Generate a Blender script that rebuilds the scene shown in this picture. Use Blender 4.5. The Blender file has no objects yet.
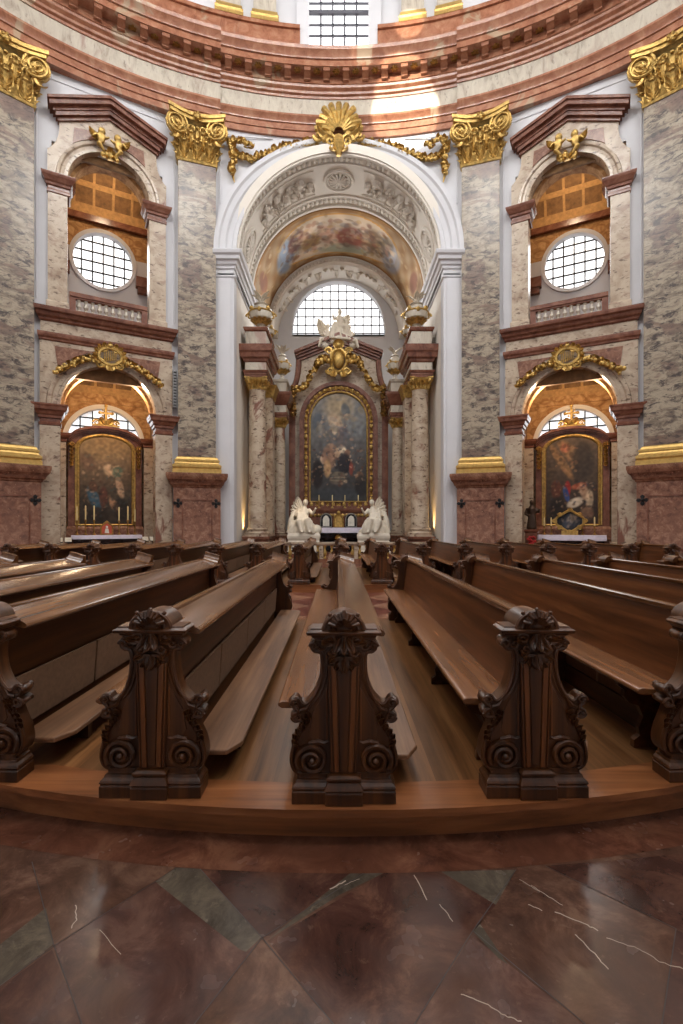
LP_ = dict(drum=900, lun=330, gal=140, niche=90, galwin=60, up=320, ang=30, sun=60000, exp=.08)
import bpy, bmesh, math, random
from mathutils import Vector, Matrix
from mathutils import noise as mnoise
S = bpy.context.scene
C = S.collection
PI = math.pi
random.seed(7)

# ------------------------------------------------------------------ mesh builder
class MB:
    def __init__(s):
        s.v = []; s.f = []; s.mi = []
    def add(s, vs, fs, mi=0):
        b = len(s.v)
        s.v.extend([tuple(p) for p in vs])
        s.f.extend([tuple(b + i for i in f) for f in fs]); s.mi.extend([mi] * len(fs))
        return s
    def box(s, x0, x1, y0, y1, z0, z1, mi=0):
        return s.add([(x0,y0,z0),(x1,y0,z0),(x1,y1,z0),(x0,y1,z0),(x0,y0,z1),(x1,y0,z1),(x1,y1,z1),(x0,y1,z1)],
                     [(0,3,2,1),(4,5,6,7),(0,1,5,4),(1,2,6,5),(2,3,7,6),(3,0,4,7)], mi)
    def prism(s, poly, y0, y1, mi=0):           # poly in (x,z), extruded along y
        n = len(poly)
        vs = [(x,y0,z) for x,z in poly] + [(x,y1,z) for x,z in poly]
        return s.add(vs, [tuple(range(n)), tuple(range(2*n-1, n-1, -1))] + [(i, n+i, n+(i+1)%n, (i+1)%n) for i in range(n)], mi)
    def prism_x(s, poly, x0, x1, mi=0):         # poly in (y,z), extruded along x
        n = len(poly)
        vs = [(x0,y,z) for y,z in poly] + [(x1,y,z) for y,z in poly]
        return s.add(vs, [tuple(range(n)), tuple(range(2*n-1, n-1, -1))] + [(i, n+i, n+(i+1)%n, (i+1)%n) for i in range(n)], mi)
    def prism_z(s, poly, z0, z1, mi=0):
        n = len(poly)
        vs = [(x,y,z0) for x,y in poly] + [(x,y,z1) for x,y in poly]
        return s.add(vs, [tuple(range(n-1,-1,-1)), tuple(range(n, 2*n))] + [(i, (i+1)%n, n+(i+1)%n, n+i) for i in range(n)], mi)
    def loft(s, x0, x1, y0, y1, levels, mi=0, kx=1.0, kl=1.0, kr=1.0):  # rectangle grown by proj (front and sides, back fixed)
        vs = []; fs = []
        for z, p in levels:
            vs += [(x0-p*kx*kl,y0-p,z),(x1+p*kx*kr,y0-p,z),(x1+p*kx*kr,y1,z),(x0-p*kx*kl,y1,z)]
        n = len(levels)
        fs.append((3,2,1,0)); fs.append((4*n-4,4*n-3,4*n-2,4*n-1))
        for k in range(n-1):
            for i in range(4):
                a = 4*k+i; b = 4*k+(i+1)%4
                fs.append((a,b,b+4,a+4))
        return s.add(vs, fs, mi)
    def lathe(s, prof, c=(0,0,0), seg=24, sx=1, sy=1, mi=0):
        vs = []; fs = []; n = len(prof)
        for r, z in prof:
            for k in range(seg):
                a = 2*PI*k/seg
                vs.append((c[0]+r*sx*math.cos(a), c[1]+r*sy*math.sin(a), c[2]+z))
        for i in range(n-1):
            for k in range(seg):
                a = i*seg+k; b = i*seg+(k+1)%seg
                fs.append((a,b,b+seg,a+seg))
        fs.append(tuple(range(seg-1,-1,-1))); fs.append(tuple(range((n-1)*seg, n*seg)))
        return s.add(vs, fs, mi)
    def ball(s, c, r, seg=10, rings=6, mi=0, rot=None):
        if not isinstance(r, (tuple, list)): r = (r, r, r)
        vs = []; fs = []
        for i in range(1, rings):
            t = PI*i/rings
            for k in range(seg):
                a = 2*PI*k/seg
                vs.append(Vector((r[0]*math.sin(t)*math.cos(a), r[1]*math.sin(t)*math.sin(a), r[2]*math.cos(t))))
        vs.append(Vector((0,0,r[2]))); vs.append(Vector((0,0,-r[2])))
        T = len(vs)-2
        for i in range(rings-2):
            for k in range(seg):
                a = i*seg+k; b = i*seg+(k+1)%seg
                fs.append((a, a+seg, b+seg, b))
        for k in range(seg):
            fs.append((T, k, (k+1)%seg)); o = (rings-2)*seg
            fs.append((T+1, o+(k+1)%seg, o+k))
        if rot is not None: vs = [rot @ v for v in vs]
        c = Vector(c)
        return s.add([v + c for v in vs], fs, mi)
    def tube(s, path, r, seg=6, closed=False, mi=0, flat=1.0):
        P = [Vector(p) for p in path]; n = len(P)
        if not isinstance(r, (list, tuple)): r = [r]*n
        vs = []; fs = []; N = None
        for i in range(n):
            if closed: t = P[(i+1)%n] - P[i-1]
            else: t = P[min(i+1,n-1)] - P[max(i-1,0)]
            if t.length < 1e-9: t = Vector((0,0,1))
            t.normalize()
            if N is None:
                N = t.orthogonal().normalized()
            else:
                N = N - t * N.dot(t)
                N = t.orthogonal().normalized() if N.length < 1e-6 else N.normalized()
            Bn = t.cross(N)
            for k in range(seg):
                a = 2*PI*k/seg
                vs.append(P[i] + (N*math.cos(a) + Bn*math.sin(a)*flat)*r[i])
        for i in range(n if closed else n-1):
            j = (i+1) % n
            for k in range(seg):
                fs.append((i*seg+k, i*seg+(k+1)%seg, j*seg+(k+1)%seg, j*seg+k))
        if not closed:
            fs.append(tuple(range(seg-1,-1,-1))); fs.append(tuple(range((n-1)*seg, n*seg)))
        return s.add(vs, fs, mi)
    def arc(s, prof, cx, cz, a0=0.0, a1=PI, n=40, mi=0, bend=None, sx=1, sz=1):
        # closed profile [(radius, y)] turned about the y axis through (cx,cz)
        m = len(prof); vs = []; fs = []
        for i in range(n+1):
            a = a0 + (a1-a0)*i/n
            for r, y in prof:
                x = cx + r*math.cos(a)*sx; z = cz + r*math.sin(a)*sz
                vs.append((x, y + (bend(x) if bend else 0), z))
        for i in range(n):
            for k in range(m):
                a = i*m+k; b = i*m+(k+1)%m
                fs.append((a, a+m, b+m, b))
        fs.append(tuple(range(m))); fs.append(tuple(n*m+k for k in range(m-1,-1,-1)))
        return s.add(vs, fs, mi)
    def sweep(s, prof, path, mi=0, cap=True):   # path [(x,y,nx,ny)], prof closed [(inward offset, z)]
        m = len(prof); vs = []; fs = []; n = len(path)
        for x,y,nx,ny in path:
            for o, z in prof: vs.append((x+nx*o, y+ny*o, z))
        for i in range(n-1):
            for k in range(m):
                a = i*m+k; b = i*m+(k+1)%m
                fs.append((a, a+m, b+m, b))
        if cap:
            fs.append(tuple(range(m))); fs.append(tuple((n-1)*m+k for k in range(m-1,-1,-1)))
        return s.add(vs, fs, mi)
    def leaf(s, base, up, out, L, W, curl=0.5, th=0.02, mi=0, n=6):
        # a bent acanthus leaf: grows along up, tip curls towards out
        base = Vector(base); up = Vector(up).normalized(); out = Vector(out).normalized(); side = up.cross(out).normalized()
        vs = []; fs = []
        for i in range(n+1):
            t = i/n
            w = W*(0.55 + 0.65*math.sin(PI*min(1,t*0.95+0.08)))*(1 if t < .8 else 1-(t-.8)*2.6)
            c = base + up*L*(t - 0.18*curl*t**4) + out*L*curl*(t**3)
            if t > .8: c = c - up*L*.25*curl*(t-.8)*3
            for q in (-1,-.45,0,.45,1):
                ridge = th*(1.6 if q == 0 else (.2 if abs(q) < .9 else .8))
                vs.append(c + side*w*.5*q + out*ridge)
            for q in (-1,1):
                vs.append(c + side*w*.45*q - out*th*.5)
        for i in range(n):
            a = i*7; b = a+7
            for k in range(4): fs.append((a+k, a+k+1, b+k+1, b+k))
            fs.append((a+5, a, b, b+5)); fs.append((a+4, a+6, b+6, b+4)); fs.append((a+6, a+5, b+5, b+6))
        fs.append((0,5,6,4,3,2,1)); e = n*7; fs.append((e,e+1,e+2,e+3,e+4,e+6,e+5))
        return s.add(vs, fs, mi)
    def spiral(s, c, r0, turns, ax, ay, th, a0=0.0, dirn=1, seg=6, lift=None, n=None, rin=.12):
        c = Vector(c); ax = Vector(ax); ay = Vector(ay); lift = Vector(lift) if lift is not None else Vector((0,0,0))
        n = n or int(14*turns)+4
        pts = []; rr = []
        for i in range(n+1):
            t = i/n; r = r0*(1-t*(1-rin)); a = a0 + dirn*2*PI*turns*t
            pts.append(c + ax*r*math.cos(a) + ay*r*math.sin(a) + lift*t); rr.append(th*(1-.45*t))
        return s.tube(pts, rr, seg)
    def mirror_x(s, cx=0.0):
        n = len(s.v); nf = len(s.f)
        s.v += [(2*cx-x,y,z) for x,y,z in s.v[:n]]
        s.f += [tuple(n+i for i in reversed(f)) for f in s.f[:nf]]; s.mi += s.mi[:nf]
        return s
    def bend(s, fn):
        s.v = [fn(p) for p in s.v]; return s
    def build(s, name, mat, parent=None, smooth=35, bevel=0, loc=None, remesh=0, fix=True):
        me = bpy.data.meshes.new(name)
        me.from_pydata(s.v, [], s.f)
        mats = mat if isinstance(mat, (list,tuple)) else [mat]
        for m in mats: me.materials.append(m)
        if len(mats) > 1: me.polygons.foreach_set('material_index', s.mi)
        if fix:
            bm = bmesh.new(); bm.from_mesh(me)
            bmesh.ops.recalc_face_normals(bm, faces=bm.faces); bm.to_mesh(me); bm.free()
        if smooth:
            me.polygons.foreach_set('use_smooth', [True]*len(me.polygons))
            try: me.set_sharp_from_angle(angle=math.radians(smooth))
            except Exception: pass
        me.update()
        o = bpy.data.objects.new(name, me); C.objects.link(o)
        if parent is not None: o.parent = parent
        if loc is not None: o.location = loc
        if remesh:
            r = o.modifiers.new('r', 'REMESH'); r.mode = 'VOXEL'; r.voxel_size = remesh; r.use_smooth_shade = True
            q = o.modifiers.new('s', 'SMOOTH'); q.iterations = 2; q.factor = .5
        if bevel:
            b = o.modifiers.new('b', 'BEVEL'); b.width = bevel; b.segments = 2; b.limit_method = 'ANGLE'; b.angle_limit = math.radians(40)
        return o

def tag(o, label=None, cat=None, group=None, kind=None):
    if label: o['label'] = label
    if cat: o['category'] = cat
    if group: o['group'] = group
    if kind: o['kind'] = kind
    return o
def thing(name, label, cat, loc=(0,0,0), rz=0.0, group=None):
    o = bpy.data.objects.new(name, None); C.objects.link(o)
    o.location = loc; o.rotation_euler = (0,0,rz); o.empty_display_size = .2
    return tag(o, label, cat, group)
def struct(o):
    o['kind'] = 'structure'; return o
def dup_tree(o, parent=None):
    c = o.copy(); C.objects.link(c)
    if parent is not None: c.parent = parent
    for ch in list(o.children): dup_tree(ch, c)
    return c

# ------------------------------------------------------------------ materials
def lin(r, g, b):
    f = lambda c: (c/255)/12.92 if c/255 <= .04045 else ((c/255+.055)/1.055)**2.4
    return (f(r), f(g), f(b), 1)
class NT:
    def __init__(s, name, rough=.5, metal=0, spec=.5):
        m = bpy.data.materials.new(name); m.use_nodes = True; s.m = m; s.t = m.node_tree; s.n = s.t.nodes; s.l = s.t.links
        s.b = s.n['Principled BSDF']; s.b.inputs['Roughness'].default_value = rough; s.b.inputs['Metallic'].default_value = metal
        s.b.inputs['Specular IOR Level'].default_value = spec
    def node(s, typ, **kw):
        n = s.n.new(typ)
        for k, v in kw.items(): setattr(n, k, v)
        return n
    def coord(s, scale=(1,1,1), rot=(0,0,0), which='Object', loc=(0,0,0)):
        c = s.node('ShaderNodeTexCoord'); mp = s.node('ShaderNodeMapping')
        mp.inputs['Scale'].default_value = scale; mp.inputs['Rotation'].default_value = rot; mp.inputs['Location'].default_value = loc
        s.l.new(c.outputs[which], mp.inputs['Vector']); return mp.outputs[0]
    def noise(s, vec, scale, detail=4, rough=.6, dist=0.0):
        n = s.node('ShaderNodeTexNoise'); n.inputs['Scale'].default_value = scale; n.inputs['Detail'].default_value = detail
        n.inputs['Roughness'].default_value = rough; n.inputs['Distortion'].default_value = dist
        s.l.new(vec, n.inputs['Vector']); return n.outputs['Fac']
    def vor(s, vec, scale, feature='F1', out='Distance'):
        n = s.node('ShaderNodeTexVoronoi'); n.feature = feature; n.inputs['Scale'].default_value = scale
        s.l.new(vec, n.inputs['Vector']); return n.outputs[out]
    def ramp(s, fac, stops, interp='LINEAR'):
        r = s.node('ShaderNodeValToRGB'); e = r.color_ramp.elements; r.color_ramp.interpolation = interp
        while len(e) < len(stops): e.new(.5)
        for i, (p, c) in enumerate(stops):
            e[i].position = p; e[i].color = c
        s.l.new(fac, r.inputs['Fac']); return r.outputs['Color']
    def mix(s, fac, a, b, mode='MIX'):
        n = s.node('ShaderNodeMix'); n.data_type = 'RGBA'; n.blend_type = mode
        for sock, val in ((n.inputs[0], fac), (n.inputs[6], a), (n.inputs[7], b)):
            if hasattr(val, 'links'): s.l.new(val, sock)
            else: sock.default_value = val
        return n.outputs[2]
    def color(s, c):
        if hasattr(c, 'links'): s.l.new(c, s.b.inputs['Base Color'])
        else: s.b.inputs['Base Color'].default_value = c
        return s
    def bump(s, h, strength=.3, dist=.02):
        n = s.node('ShaderNodeBump'); n.inputs['Strength'].default_value = strength; n.inputs['Distance'].default_value = dist
        s.l.new(h, n.inputs['Height']); s.l.new(n.outputs[0], s.b.inputs['Normal']); return s
W1 = (1,1,1,1); K0 = (0,0,0,1)

def m_plain(name, col, rough=.6, metal=0, var=.12, scale=6, spec=.5):
    t = NT(name, rough, metal, spec); v = t.coord()
    f = t.noise(v, scale, 3)
    lo = tuple(c*(1-var) for c in col[:3]) + (1,); hi = tuple(min(1, c*(1+var)) for c in col[:3]) + (1,)
    t.color(t.ramp(f, [(.3, lo), (.7, hi)])); return t.m

def m_plaster(name, col):
    t = NT(name, .75, 0, .25); v = t.coord()
    f = t.noise(v, 1.3, 4)
    t.color(t.ramp(f, [(.3, tuple(c*.94 for c in col[:3])+(1,)), (.7, col)]))
    t.bump(t.noise(v, 30, 2), .04, .01); return t.m

def m_grey_marble():
    t = NT('grey_veined_marble', .28)
    v1 = t.coord((.6,.6,1.3), (0,math.radians(-27),0)); v2 = t.coord((.7,.7,1.5), (0,math.radians(-32),0))
    c = t.ramp(t.noise(v1, 2.4, 8, .72, .8), [(.32, lin(82,70,63)), (.44, lin(128,114,98)), (.55, lin(166,153,132)), (.68, lin(128,110,95))])
    br = t.ramp(t.noise(v2, .7, 6, .66, .9), [(.53, K0), (.58, (.8,.8,.8,1))])
    c = t.mix(br, c, t.ramp(t.noise(v1, 4, 5, .7), [(.35, lin(84,68,62)), (.65, lin(132,104,90))]))
    sp = t.ramp(t.noise(v2, 3.6, 7, .74, .6), [(.51, K0), (.6, (.95,.95,.95,1))])
    c = t.mix(sp, c, lin(62,53,51)); t.color(c); return t.m

def m_cream_marble(name='cream_breccia_marble', tint=1.0, patch=.62):
    t = NT(name, .26); v = t.coord(); vs = t.coord((1,1,.55), (0,math.radians(20),0))
    k = lambda r,g,b: lin(r*tint,g*tint,b*tint)
    base = t.ramp(t.noise(v, 1.6, 5, .6, .7), [(.3, k(146,124,104)), (.55, k(186,169,147)), (.75, k(164,142,124))])
    pk = t.ramp(t.noise(vs, .9, 5, .6, .8), [(patch, K0), (patch+.05, W1)])
    br = t.ramp(t.noise(t.coord((1,1,1.4),(0,.5,0)), 2.2, 6, .7, .8), [(.55, K0), (.64, (.6,.6,.6,1))]); base = t.mix(br, base, k(128,98,84))
    c = t.mix(pk, base, k(122,84,70))
    sp = t.ramp(t.noise(t.coord((.7,.7,1.6),(0,.4,0)), 5.5, 4, .62), [(.57, K0), (.65, W1)])
    c = t.mix(sp, c, k(104,86,72))
    t.color(c); return t.m

def m_frieze():
    t = NT('pale_frieze_marble', .3); v = t.coord((1.6,1.6,.5), (0,.15,0))
    base = t.ramp(t.noise(v, 1.7, 6, .66, .7), [(.28, lin(140,124,110)), (.45, lin(184,174,158)), (.6, lin(198,190,174)), (.76, lin(154,142,124))])
    pk = t.ramp(t.noise(t.coord((1,1,.5)), .8, 4, .6, .8), [(.6, K0), (.68, (.8,.8,.8,1))])
    c = t.mix(pk, base, lin(160,130,118))
    sp = t.ramp(t.noise(t.coord((2,2,.7)), 4.5, 4, .65), [(.6, K0), (.7, (.7,.7,.7,1))])
    t.color(t.mix(sp, c, lin(112,98,88))); return t.m
def m_red_marble(name, dark, mid, light, rough=.24, sc=2.6, vein=.72, pale=None):
    t = NT(name, rough); v = t.coord()
    base = t.ramp(t.noise(v, sc, 6, .68, .6), [(.28, dark), (.5, mid), (.72, light)])
    fl = t.ramp(t.noise(v, sc*4, 4, .7), [(vein, K0), (vein+.08, W1)])
    c = t.mix(fl, base, tuple(min(1, x*1.5) for x in light[:3]) + (1,))
    if pale:
        pm = t.ramp(t.noise(t.coord((1,1,.8)), .7, 4, .6, 1.0), [(.6, K0), (.66, (.8,.8,.8,1))]); c = t.mix(pm, c, pale)
    t.color(c); return t.m

def m_gold(name, col=lin(214,164,72), rough=.3, dark=.5):
    t = NT(name, rough, .72); v = t.coord()
    f = t.noise(v, 9, 4)
    t.color(t.ramp(f, [(.3, tuple(c*dark for c in col[:3])+(1,)), (.6, col)]))
    t.bump(t.noise(v, 22, 3), .25, .02); return t.m

def m_wood(name, dark, mid, light, rough=.38, axis='y', scale=1.0, plank=0, spec=.5):
    t = NT(name, rough, 0, spec)
    st = {'y': (14,.7,14), 'z': (14,14,.7), 'x': (.7,14,14)}[axis]
    v = t.coord(tuple(a*scale for a in st))
    g = t.noise(v, 1.0, 5, .62, .25)
    c = t.ramp(g, [(.28, dark), (.5, mid), (.74, light)])
    v2 = t.coord(tuple({14:2.2,.7:.5}[a] for a in st))
    blot = t.ramp(t.noise(v2, 1.1, 4, .6, .5), [(.3, (.62,.62,.62,1)), (.7, (1.15,1.15,1.15,1))])
    c = t.mix(1.0, c, blot, 'MULTIPLY')
    if plank:
        sx = t.node('ShaderNodeSeparateXYZ'); t.l.new(t.coord(), sx.inputs[0])
        dv = t.node('ShaderNodeMath', operation='DIVIDE'); t.l.new(sx.outputs[0], dv.inputs[0]); dv.inputs[1].default_value = plank
        fl = t.node('ShaderNodeMath', operation='FLOOR'); t.l.new(dv.outputs[0], fl.inputs[0])
        wn = t.node('ShaderNodeTexWhiteNoise', noise_dimensions='1D'); t.l.new(fl.outputs[0], wn.inputs['W'])
        c = t.mix(1.0, c, t.ramp(wn.outputs['Value'], [(0, (.72,.72,.72,1)), (1, (1.15,1.12,1.1,1))]), 'MULTIPLY')
        fr = t.node('ShaderNodeMath', operation='FRACT'); t.l.new(dv.outputs[0], fr.inputs[0])
        gap = t.ramp(fr.outputs[0], [(0, (.35,.35,.35,1)), (.025, W1)])
        c = t.mix(1.0, c, gap, 'MULTIPLY')
    t.color(c); t.bump(g, .08, .01); return t.m

def m_paint(name, rough=.45):
    t = NT(name, rough, 0, .3); a = t.node('ShaderNodeAttribute'); a.attribute_name = 'Col'
    t.color(a.outputs['Color']); return t.m
def m_emit(name, col, strength, tex=None):
    t = NT(name, .3); t.b.inputs['Base Color'].default_value = (.8,.8,.8,1)
    c = col
    if tex:
        v = t.coord(); f = t.noise(v, tex, 4, .6, 1.2)
        c = t.ramp(f, [(.4, tuple(x*.45 for x in col[:3])+(1,)), (.55, col)])
        t.l.new(c, t.b.inputs['Emission Color'])
    else: t.b.inputs['Emission Color'].default_value = col
    t.b.inputs['Emission Strength'].default_value = strength; return t.m

M = {}
M['white'] = m_plaster('white_plaster', lin(208,208,211))
M['stucco'] = m_plaster('ivory_stucco', lin(222,215,204))
M['greymarble'] = m_grey_marble()
M['cream'] = m_cream_marble()
M['creamcol'] = m_cream_marble('cream_column_marble', 1.02, .57)
M['frieze'] = m_frieze()
M['red'] = m_red_marble('red_marble', lin(80,46,34), lin(118,74,57), lin(146,102,82))
M['redlit'] = m_red_marble('red_marble_lit', lin(122,76,55), lin(158,106,80), lin(180,134,106), pale=lin(172,152,126))  # same red marble; brighter light on the upper entablature put into its colour
M['redbase'] = m_red_marble('mottled_red_marble', lin(78,47,35), lin(124,83,64), lin(160,122,98), .25, 4.5, .62)
M['gold'] = m_gold('gilding', lin(206,170,98), .42, .45)
M['goldbase'] = m_gold('smooth_gilding', lin(206,170,100), .4, .75)
M['golddark'] = m_gold('dark_gilding', lin(164,124,64), .45, .35)
M['ochre'] = None
M['iron'] = m_plain('dark_iron', lin(38,36,36), .5, .6)
M['black'] = m_red_marble('black_marble', lin(18,18,20), lin(28,28,32), lin(46,44,48), .15)
M['sculpt'] = m_plain('white_marble_sculpture', lin(214,204,186), .5, 0, .1, 5)
M['wax'] = m_plain('candle_wax', lin(226,206,150), .5)
M['cloth'] = m_plain('altar_linen', lin(214,208,222), .8)
M['muntin'] = m_plain('window_bars', lin(84,84,92), .6)
M['pane'] = m_emit('daylit_glass', (1.0,1.0,1.0,1), 1.6)
M['panelow'] = m_emit('daylit_old_glass', (.86,.93,1.0,1), 1.0, 3.2)
M['paint'] = m_paint('oil_paint'); M['fresco'] = m_paint('fresco_paint', .8)
M['bronze'] = m_plain('dark_bronze', lin(66,48,36), .45, .5)
M['grey'] = m_plain('grey_metal', lin(132,132,132), .5)
M['redcloth'] = m_plain('red_cloth', lin(150,26,26), .8)
M['paper'] = m_plain('paper', lin(214,210,196), .8)
M['joint'] = m_plain('dark_joint', lin(40,28,24), .5)
WD = lambda n,a='y',**k: m_wood(n, lin(38,20,8), lin(76,42,17), lin(108,64,29), .36, a, **k)
M['walnut'] = WD('carved_walnut','z')
M['walnuty'] = WD('walnut_board')
M['back'] = m_wood('walnut_veneer', lin(62,33,15), lin(102,58,29), lin(136,84,46), .32, 'y')
M['seat'] = m_wood('worn_seat_board', lin(96,58,32), lin(124,79,46), lin(144,97,60), .24, 'y')
M['rest'] = m_wood('polished_book_rest', lin(66,40,22), lin(102,66,38), lin(130,90,56), .2, 'y')
M['kneel'] = m_wood('bare_kneeler_board', lin(98,66,44), lin(132,94,66), lin(158,118,86), .45, 'y')
M['pad'] = m_plain('brown_knee_panel', lin(122,92,68), .8, 0, .15, 30)
M['panelwood'] = m_wood('chestnut_panel', lin(66,34,13), lin(108,60,25), lin(136,82,38), .34, 'z')
M['deck'] = m_wood('oak_floor_boards', lin(84,52,27), lin(138,94,56), lin(172,124,80), .3, 'y', .8, .13)
M['nosing'] = m_wood('platform_edge_board', lin(92,52,28), lin(140,86,50), lin(168,110,68), .28, 'x')
def m_ochre():
    t = NT('painted_ochre_vault', .75, 0, .2); v = t.coord()
    b = t.ramp(t.noise(v, 2.2, 5, .65, 1.5), [(.3, lin(130,92,58)), (.5, lin(178,136,90)), (.7, lin(204,166,118))])
    w = t.ramp(t.vor(t.coord((1.6,1.6,2.4)), 1.0), [(.35, K0), (.42, (.5,.5,.5,1)), (.5, (.5,.5,.5,1)), (.56, K0)])
    c = t.mix(w, b, lin(132,88,50)); t.color(c); return t.m
M['ochre'] = m_ochre()
M['ochrevault'] = m_plain('painted_brown_vault', lin(122,90,56), .8, 0, .35, 5)
M['ochreband'] = m_plain('painted_ochre_band', lin(178,138,88), .8, 0, .25, 7)
def m_floor():
    t = NT('marble_floor', .16); v = t.coord((1,1,1),(0,0,PI/4))
    ch = t.node('ShaderNodeTexChecker'); ch.inputs['Scale'].default_value = 1.25; t.l.new(v, ch.inputs['Vector'])
    n = t.noise(t.coord(), 2.4, 6, .65, .8)
    a = t.ramp(n, [(.3, lin(76,42,36)), (.55, lin(104,62,52)), (.75, lin(126,84,70))])
    b = t.ramp(n, [(.3, lin(110,74,58)), (.55, lin(142,104,84)), (.75, lin(160,126,104))])
    t.color(t.mix(ch.outputs['Fac'], a, b)); return t.m
M['floor'] = m_floor()
def m_tile(name, dark, mid, light, off, fleck):
    t = NT(name, .15); v = t.coord((1,1,1),(0,0,.6),loc=(off,off*.7,0))
    c = t.ramp(t.noise(v, 3.6, 9, .74, .6), [(.36, dark), (.5, mid), (.62, light)])
    bl = t.ramp(t.noise(v, 1.3, 4, .6, 1.2), [(.42, K0), (.62, (.7,.7,.7,1))]); c = t.mix(bl, c, tuple(x*.72 for x in mid[:3])+(1,))
    fl = t.ramp(t.noise(v, 13, 5, .75, .3), [(.6, K0), (.72, (.5,.5,.5,1))])
    c = t.mix(fl, c, fleck)
    t.color(c); t.bump(t.noise(v, 1.2, 2), .02, .02)
    t.l.new(t.ramp(t.noise(v, 5, 3), [(.3, (.13,.13,.13,1)), (.7, (.3,.3,.3,1))]), t.b.inputs['Roughness']); return t.m
M['tileA'] = m_tile('oxblood_marble_slab', lin(44,27,22), lin(70,44,36), lin(96,66,52), 0, lin(112,86,70))
M['tileB'] = m_tile('brown_red_marble_slab', lin(54,36,28), lin(84,58,46), lin(110,82,66), 3, lin(122,96,78))
M['tileC'] = m_tile('violet_red_marble_slab', lin(52,34,30), lin(80,54,46), lin(104,76,64), 7, lin(118,92,78))
M['tileG'] = m_tile('grey_green_marble', lin(56,49,41), lin(82,73,62), lin(108,96,81), 5, lin(132,118,102))
M['tileR'] = m_tile('red_border_marble', lin(66,37,26), lin(94,57,42), lin(116,77,57), 9, lin(120,84,66))
M['vein'] = m_plain('white_vein', lin(168,150,136), .2)

# ------------------------------------------------------------------ room geometry
A, B, CY = 14.2, 10.6, 9.4
def ell(t, off=0.0):
    x, y = A*math.sin(t), CY + B*math.cos(t)
    nx, ny = -math.sin(t)/A, -math.cos(t)/B; l = math.hypot(nx, ny)
    nx, ny = nx/l, ny/l
    return (x+nx*off, y+ny*off, nx, ny)
def bend0(x):                                    # how far the oval wall stands in front of the plane y = 20
    return CY + B*math.sqrt(max(0, 1-(x/A)**2)) - 20.0

T_IN = math.asin(5.6/A); T_OUT = math.asin(11.09/A)
DT_IN = .065; DT_OUT = .105
def path(t0, t1, n=60, ress=0.0, extra=0.0):
    br = [(-T_OUT-DT_OUT,-T_IN+DT_IN),(T_IN-DT_IN,T_OUT+DT_OUT)]
    ts = [t0+(t1-t0)*i/n for i in range(n+1)]
    out = []
    def r(t): return ress if any(a < t < b for a,b in br) else 0.0
    ev = [(t,0) for t in ts]
    for a,b in br:
        if ress: ev += [(a,1),(b,2)]
    for t,k in sorted(ev):
        if t < t0 or t > t1: continue
        if k == 0: out.append(ell(t, r(t)+extra))
        elif k == 1: out += [ell(t, extra), ell(t+1e-4, ress+extra)]
        else: out += [ell(t-1e-4, ress+extra), ell(t, extra)]
    return out

# floor
fl = MB(); fl.box(-16,16,-3,30,-.2,0,0)
tiles = [  # outlines of the slabs in front of the platform, measured on the floor
 ('tileB',[(-1.869,2.356),(-1.492,2.314),(-1.116,1.852),(-1.213,1.695),(-1.351,1.608)]),
 ('tileB',[(-1.492,2.314),(-1.154,2.287),(-0.788,2.267),(-0.855,2.185),(-1.116,1.852)]),
 ('tileC',[(-1.116,1.852),(-0.855,2.185),(-0.824,2.160),(-0.377,1.826),(-0.326,1.888),(-0.449,1.635),(-0.502,1.544),(-0.840,1.544)]),
 ('tileA',[(-0.674,2.261),(-0.016,2.248),(0.035,2.248),(-0.296,1.898),(-0.327,1.893)]),
 ('tileA',[(0.193,2.248),(0.448,2.248),(0.639,2.052),(0.504,1.916),(0.203,1.544),(-0.030,1.544),(-0.301,1.875),(0.124,2.197)]),
 ('tileB',[(-0.325,1.879),(-0.030,1.544),(-0.483,1.544)]),
 ('tileB',[(0.801,2.261),(0.935,2.280),(1.314,1.926),(1.000,1.544),(0.780,1.544),(0.513,1.879),(0.507,1.926),(0.639,2.052)]),
 ('tileC',[(0.203,1.544),(0.500,1.902),(0.773,1.544)]),
 ('tileA',[(0.947,2.287),(1.325,2.328),(1.862,2.400),(1.532,1.793),(1.320,1.935)]),
 ('tileC',[(1.314,1.926),(1.533,1.753),(1.315,1.544),(1.000,1.544)]),
 ('tileA',[(-1.346,1.601),(-1.205,1.684),(-1.113,1.835),(-0.840,1.544),(-1.299,1.544)]),
 ('tileG',[(-0.855,2.185),(-0.790,2.274),(-0.676,2.267),(-0.327,1.893),(-0.377,1.826),(-0.401,1.835),(-0.793,2.137)]),
 ('tileG',[(-1.210,1.692),(-1.304,1.677),(-1.370,1.814),(-1.326,1.857),(-1.257,2.036),(-1.121,1.861)]),
 ('tileG',[(-0.302,1.879),(0.035,2.248),(0.193,2.248),(-0.021,2.108)]),
 ('tileG',[(0.448,2.248),(0.801,2.261),(0.639,2.052)]),
 ('tileG',[(0.504,1.916),(0.543,1.955),(0.592,1.772),(0.565,1.801)]),
]
keys = ['tileA','tileB','tileC','tileG','tileR','joint','vein']
def poly_at(pts, z, k):
    g = list(pts)
    if sum(a[0]*b[1]-b[0]*a[1] for a,b in zip(g,g[1:]+g[:1])) < 0: g = g[::-1]
    fl.add([(x,y,z) for x,y in g], [tuple(range(len(g)))], keys.index(k)+1)
def strip(pts, w, z, k):
    g = [Vector(p) for p in pts]
    for a, b in zip(g, g[1:]):
        d = (b-a).normalized(); n = Vector((-d.y,d.x))*w*.5
        fl.add([(a.x+n.x,a.y+n.y,z),(b.x+n.x,b.y+n.y,z),(b.x-n.x,b.y-n.y,z),(a.x-n.x,a.y-n.y,z)], [(3,2,1,0)], keys.index(k)+1)
fl.add([(-7,-2.9,.0004),(7,-2.9,.0004),(7,4.4,.0004),(-7,4.4,.0004)], [(0,1,2,3)], keys.index('tileB')+1)
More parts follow.
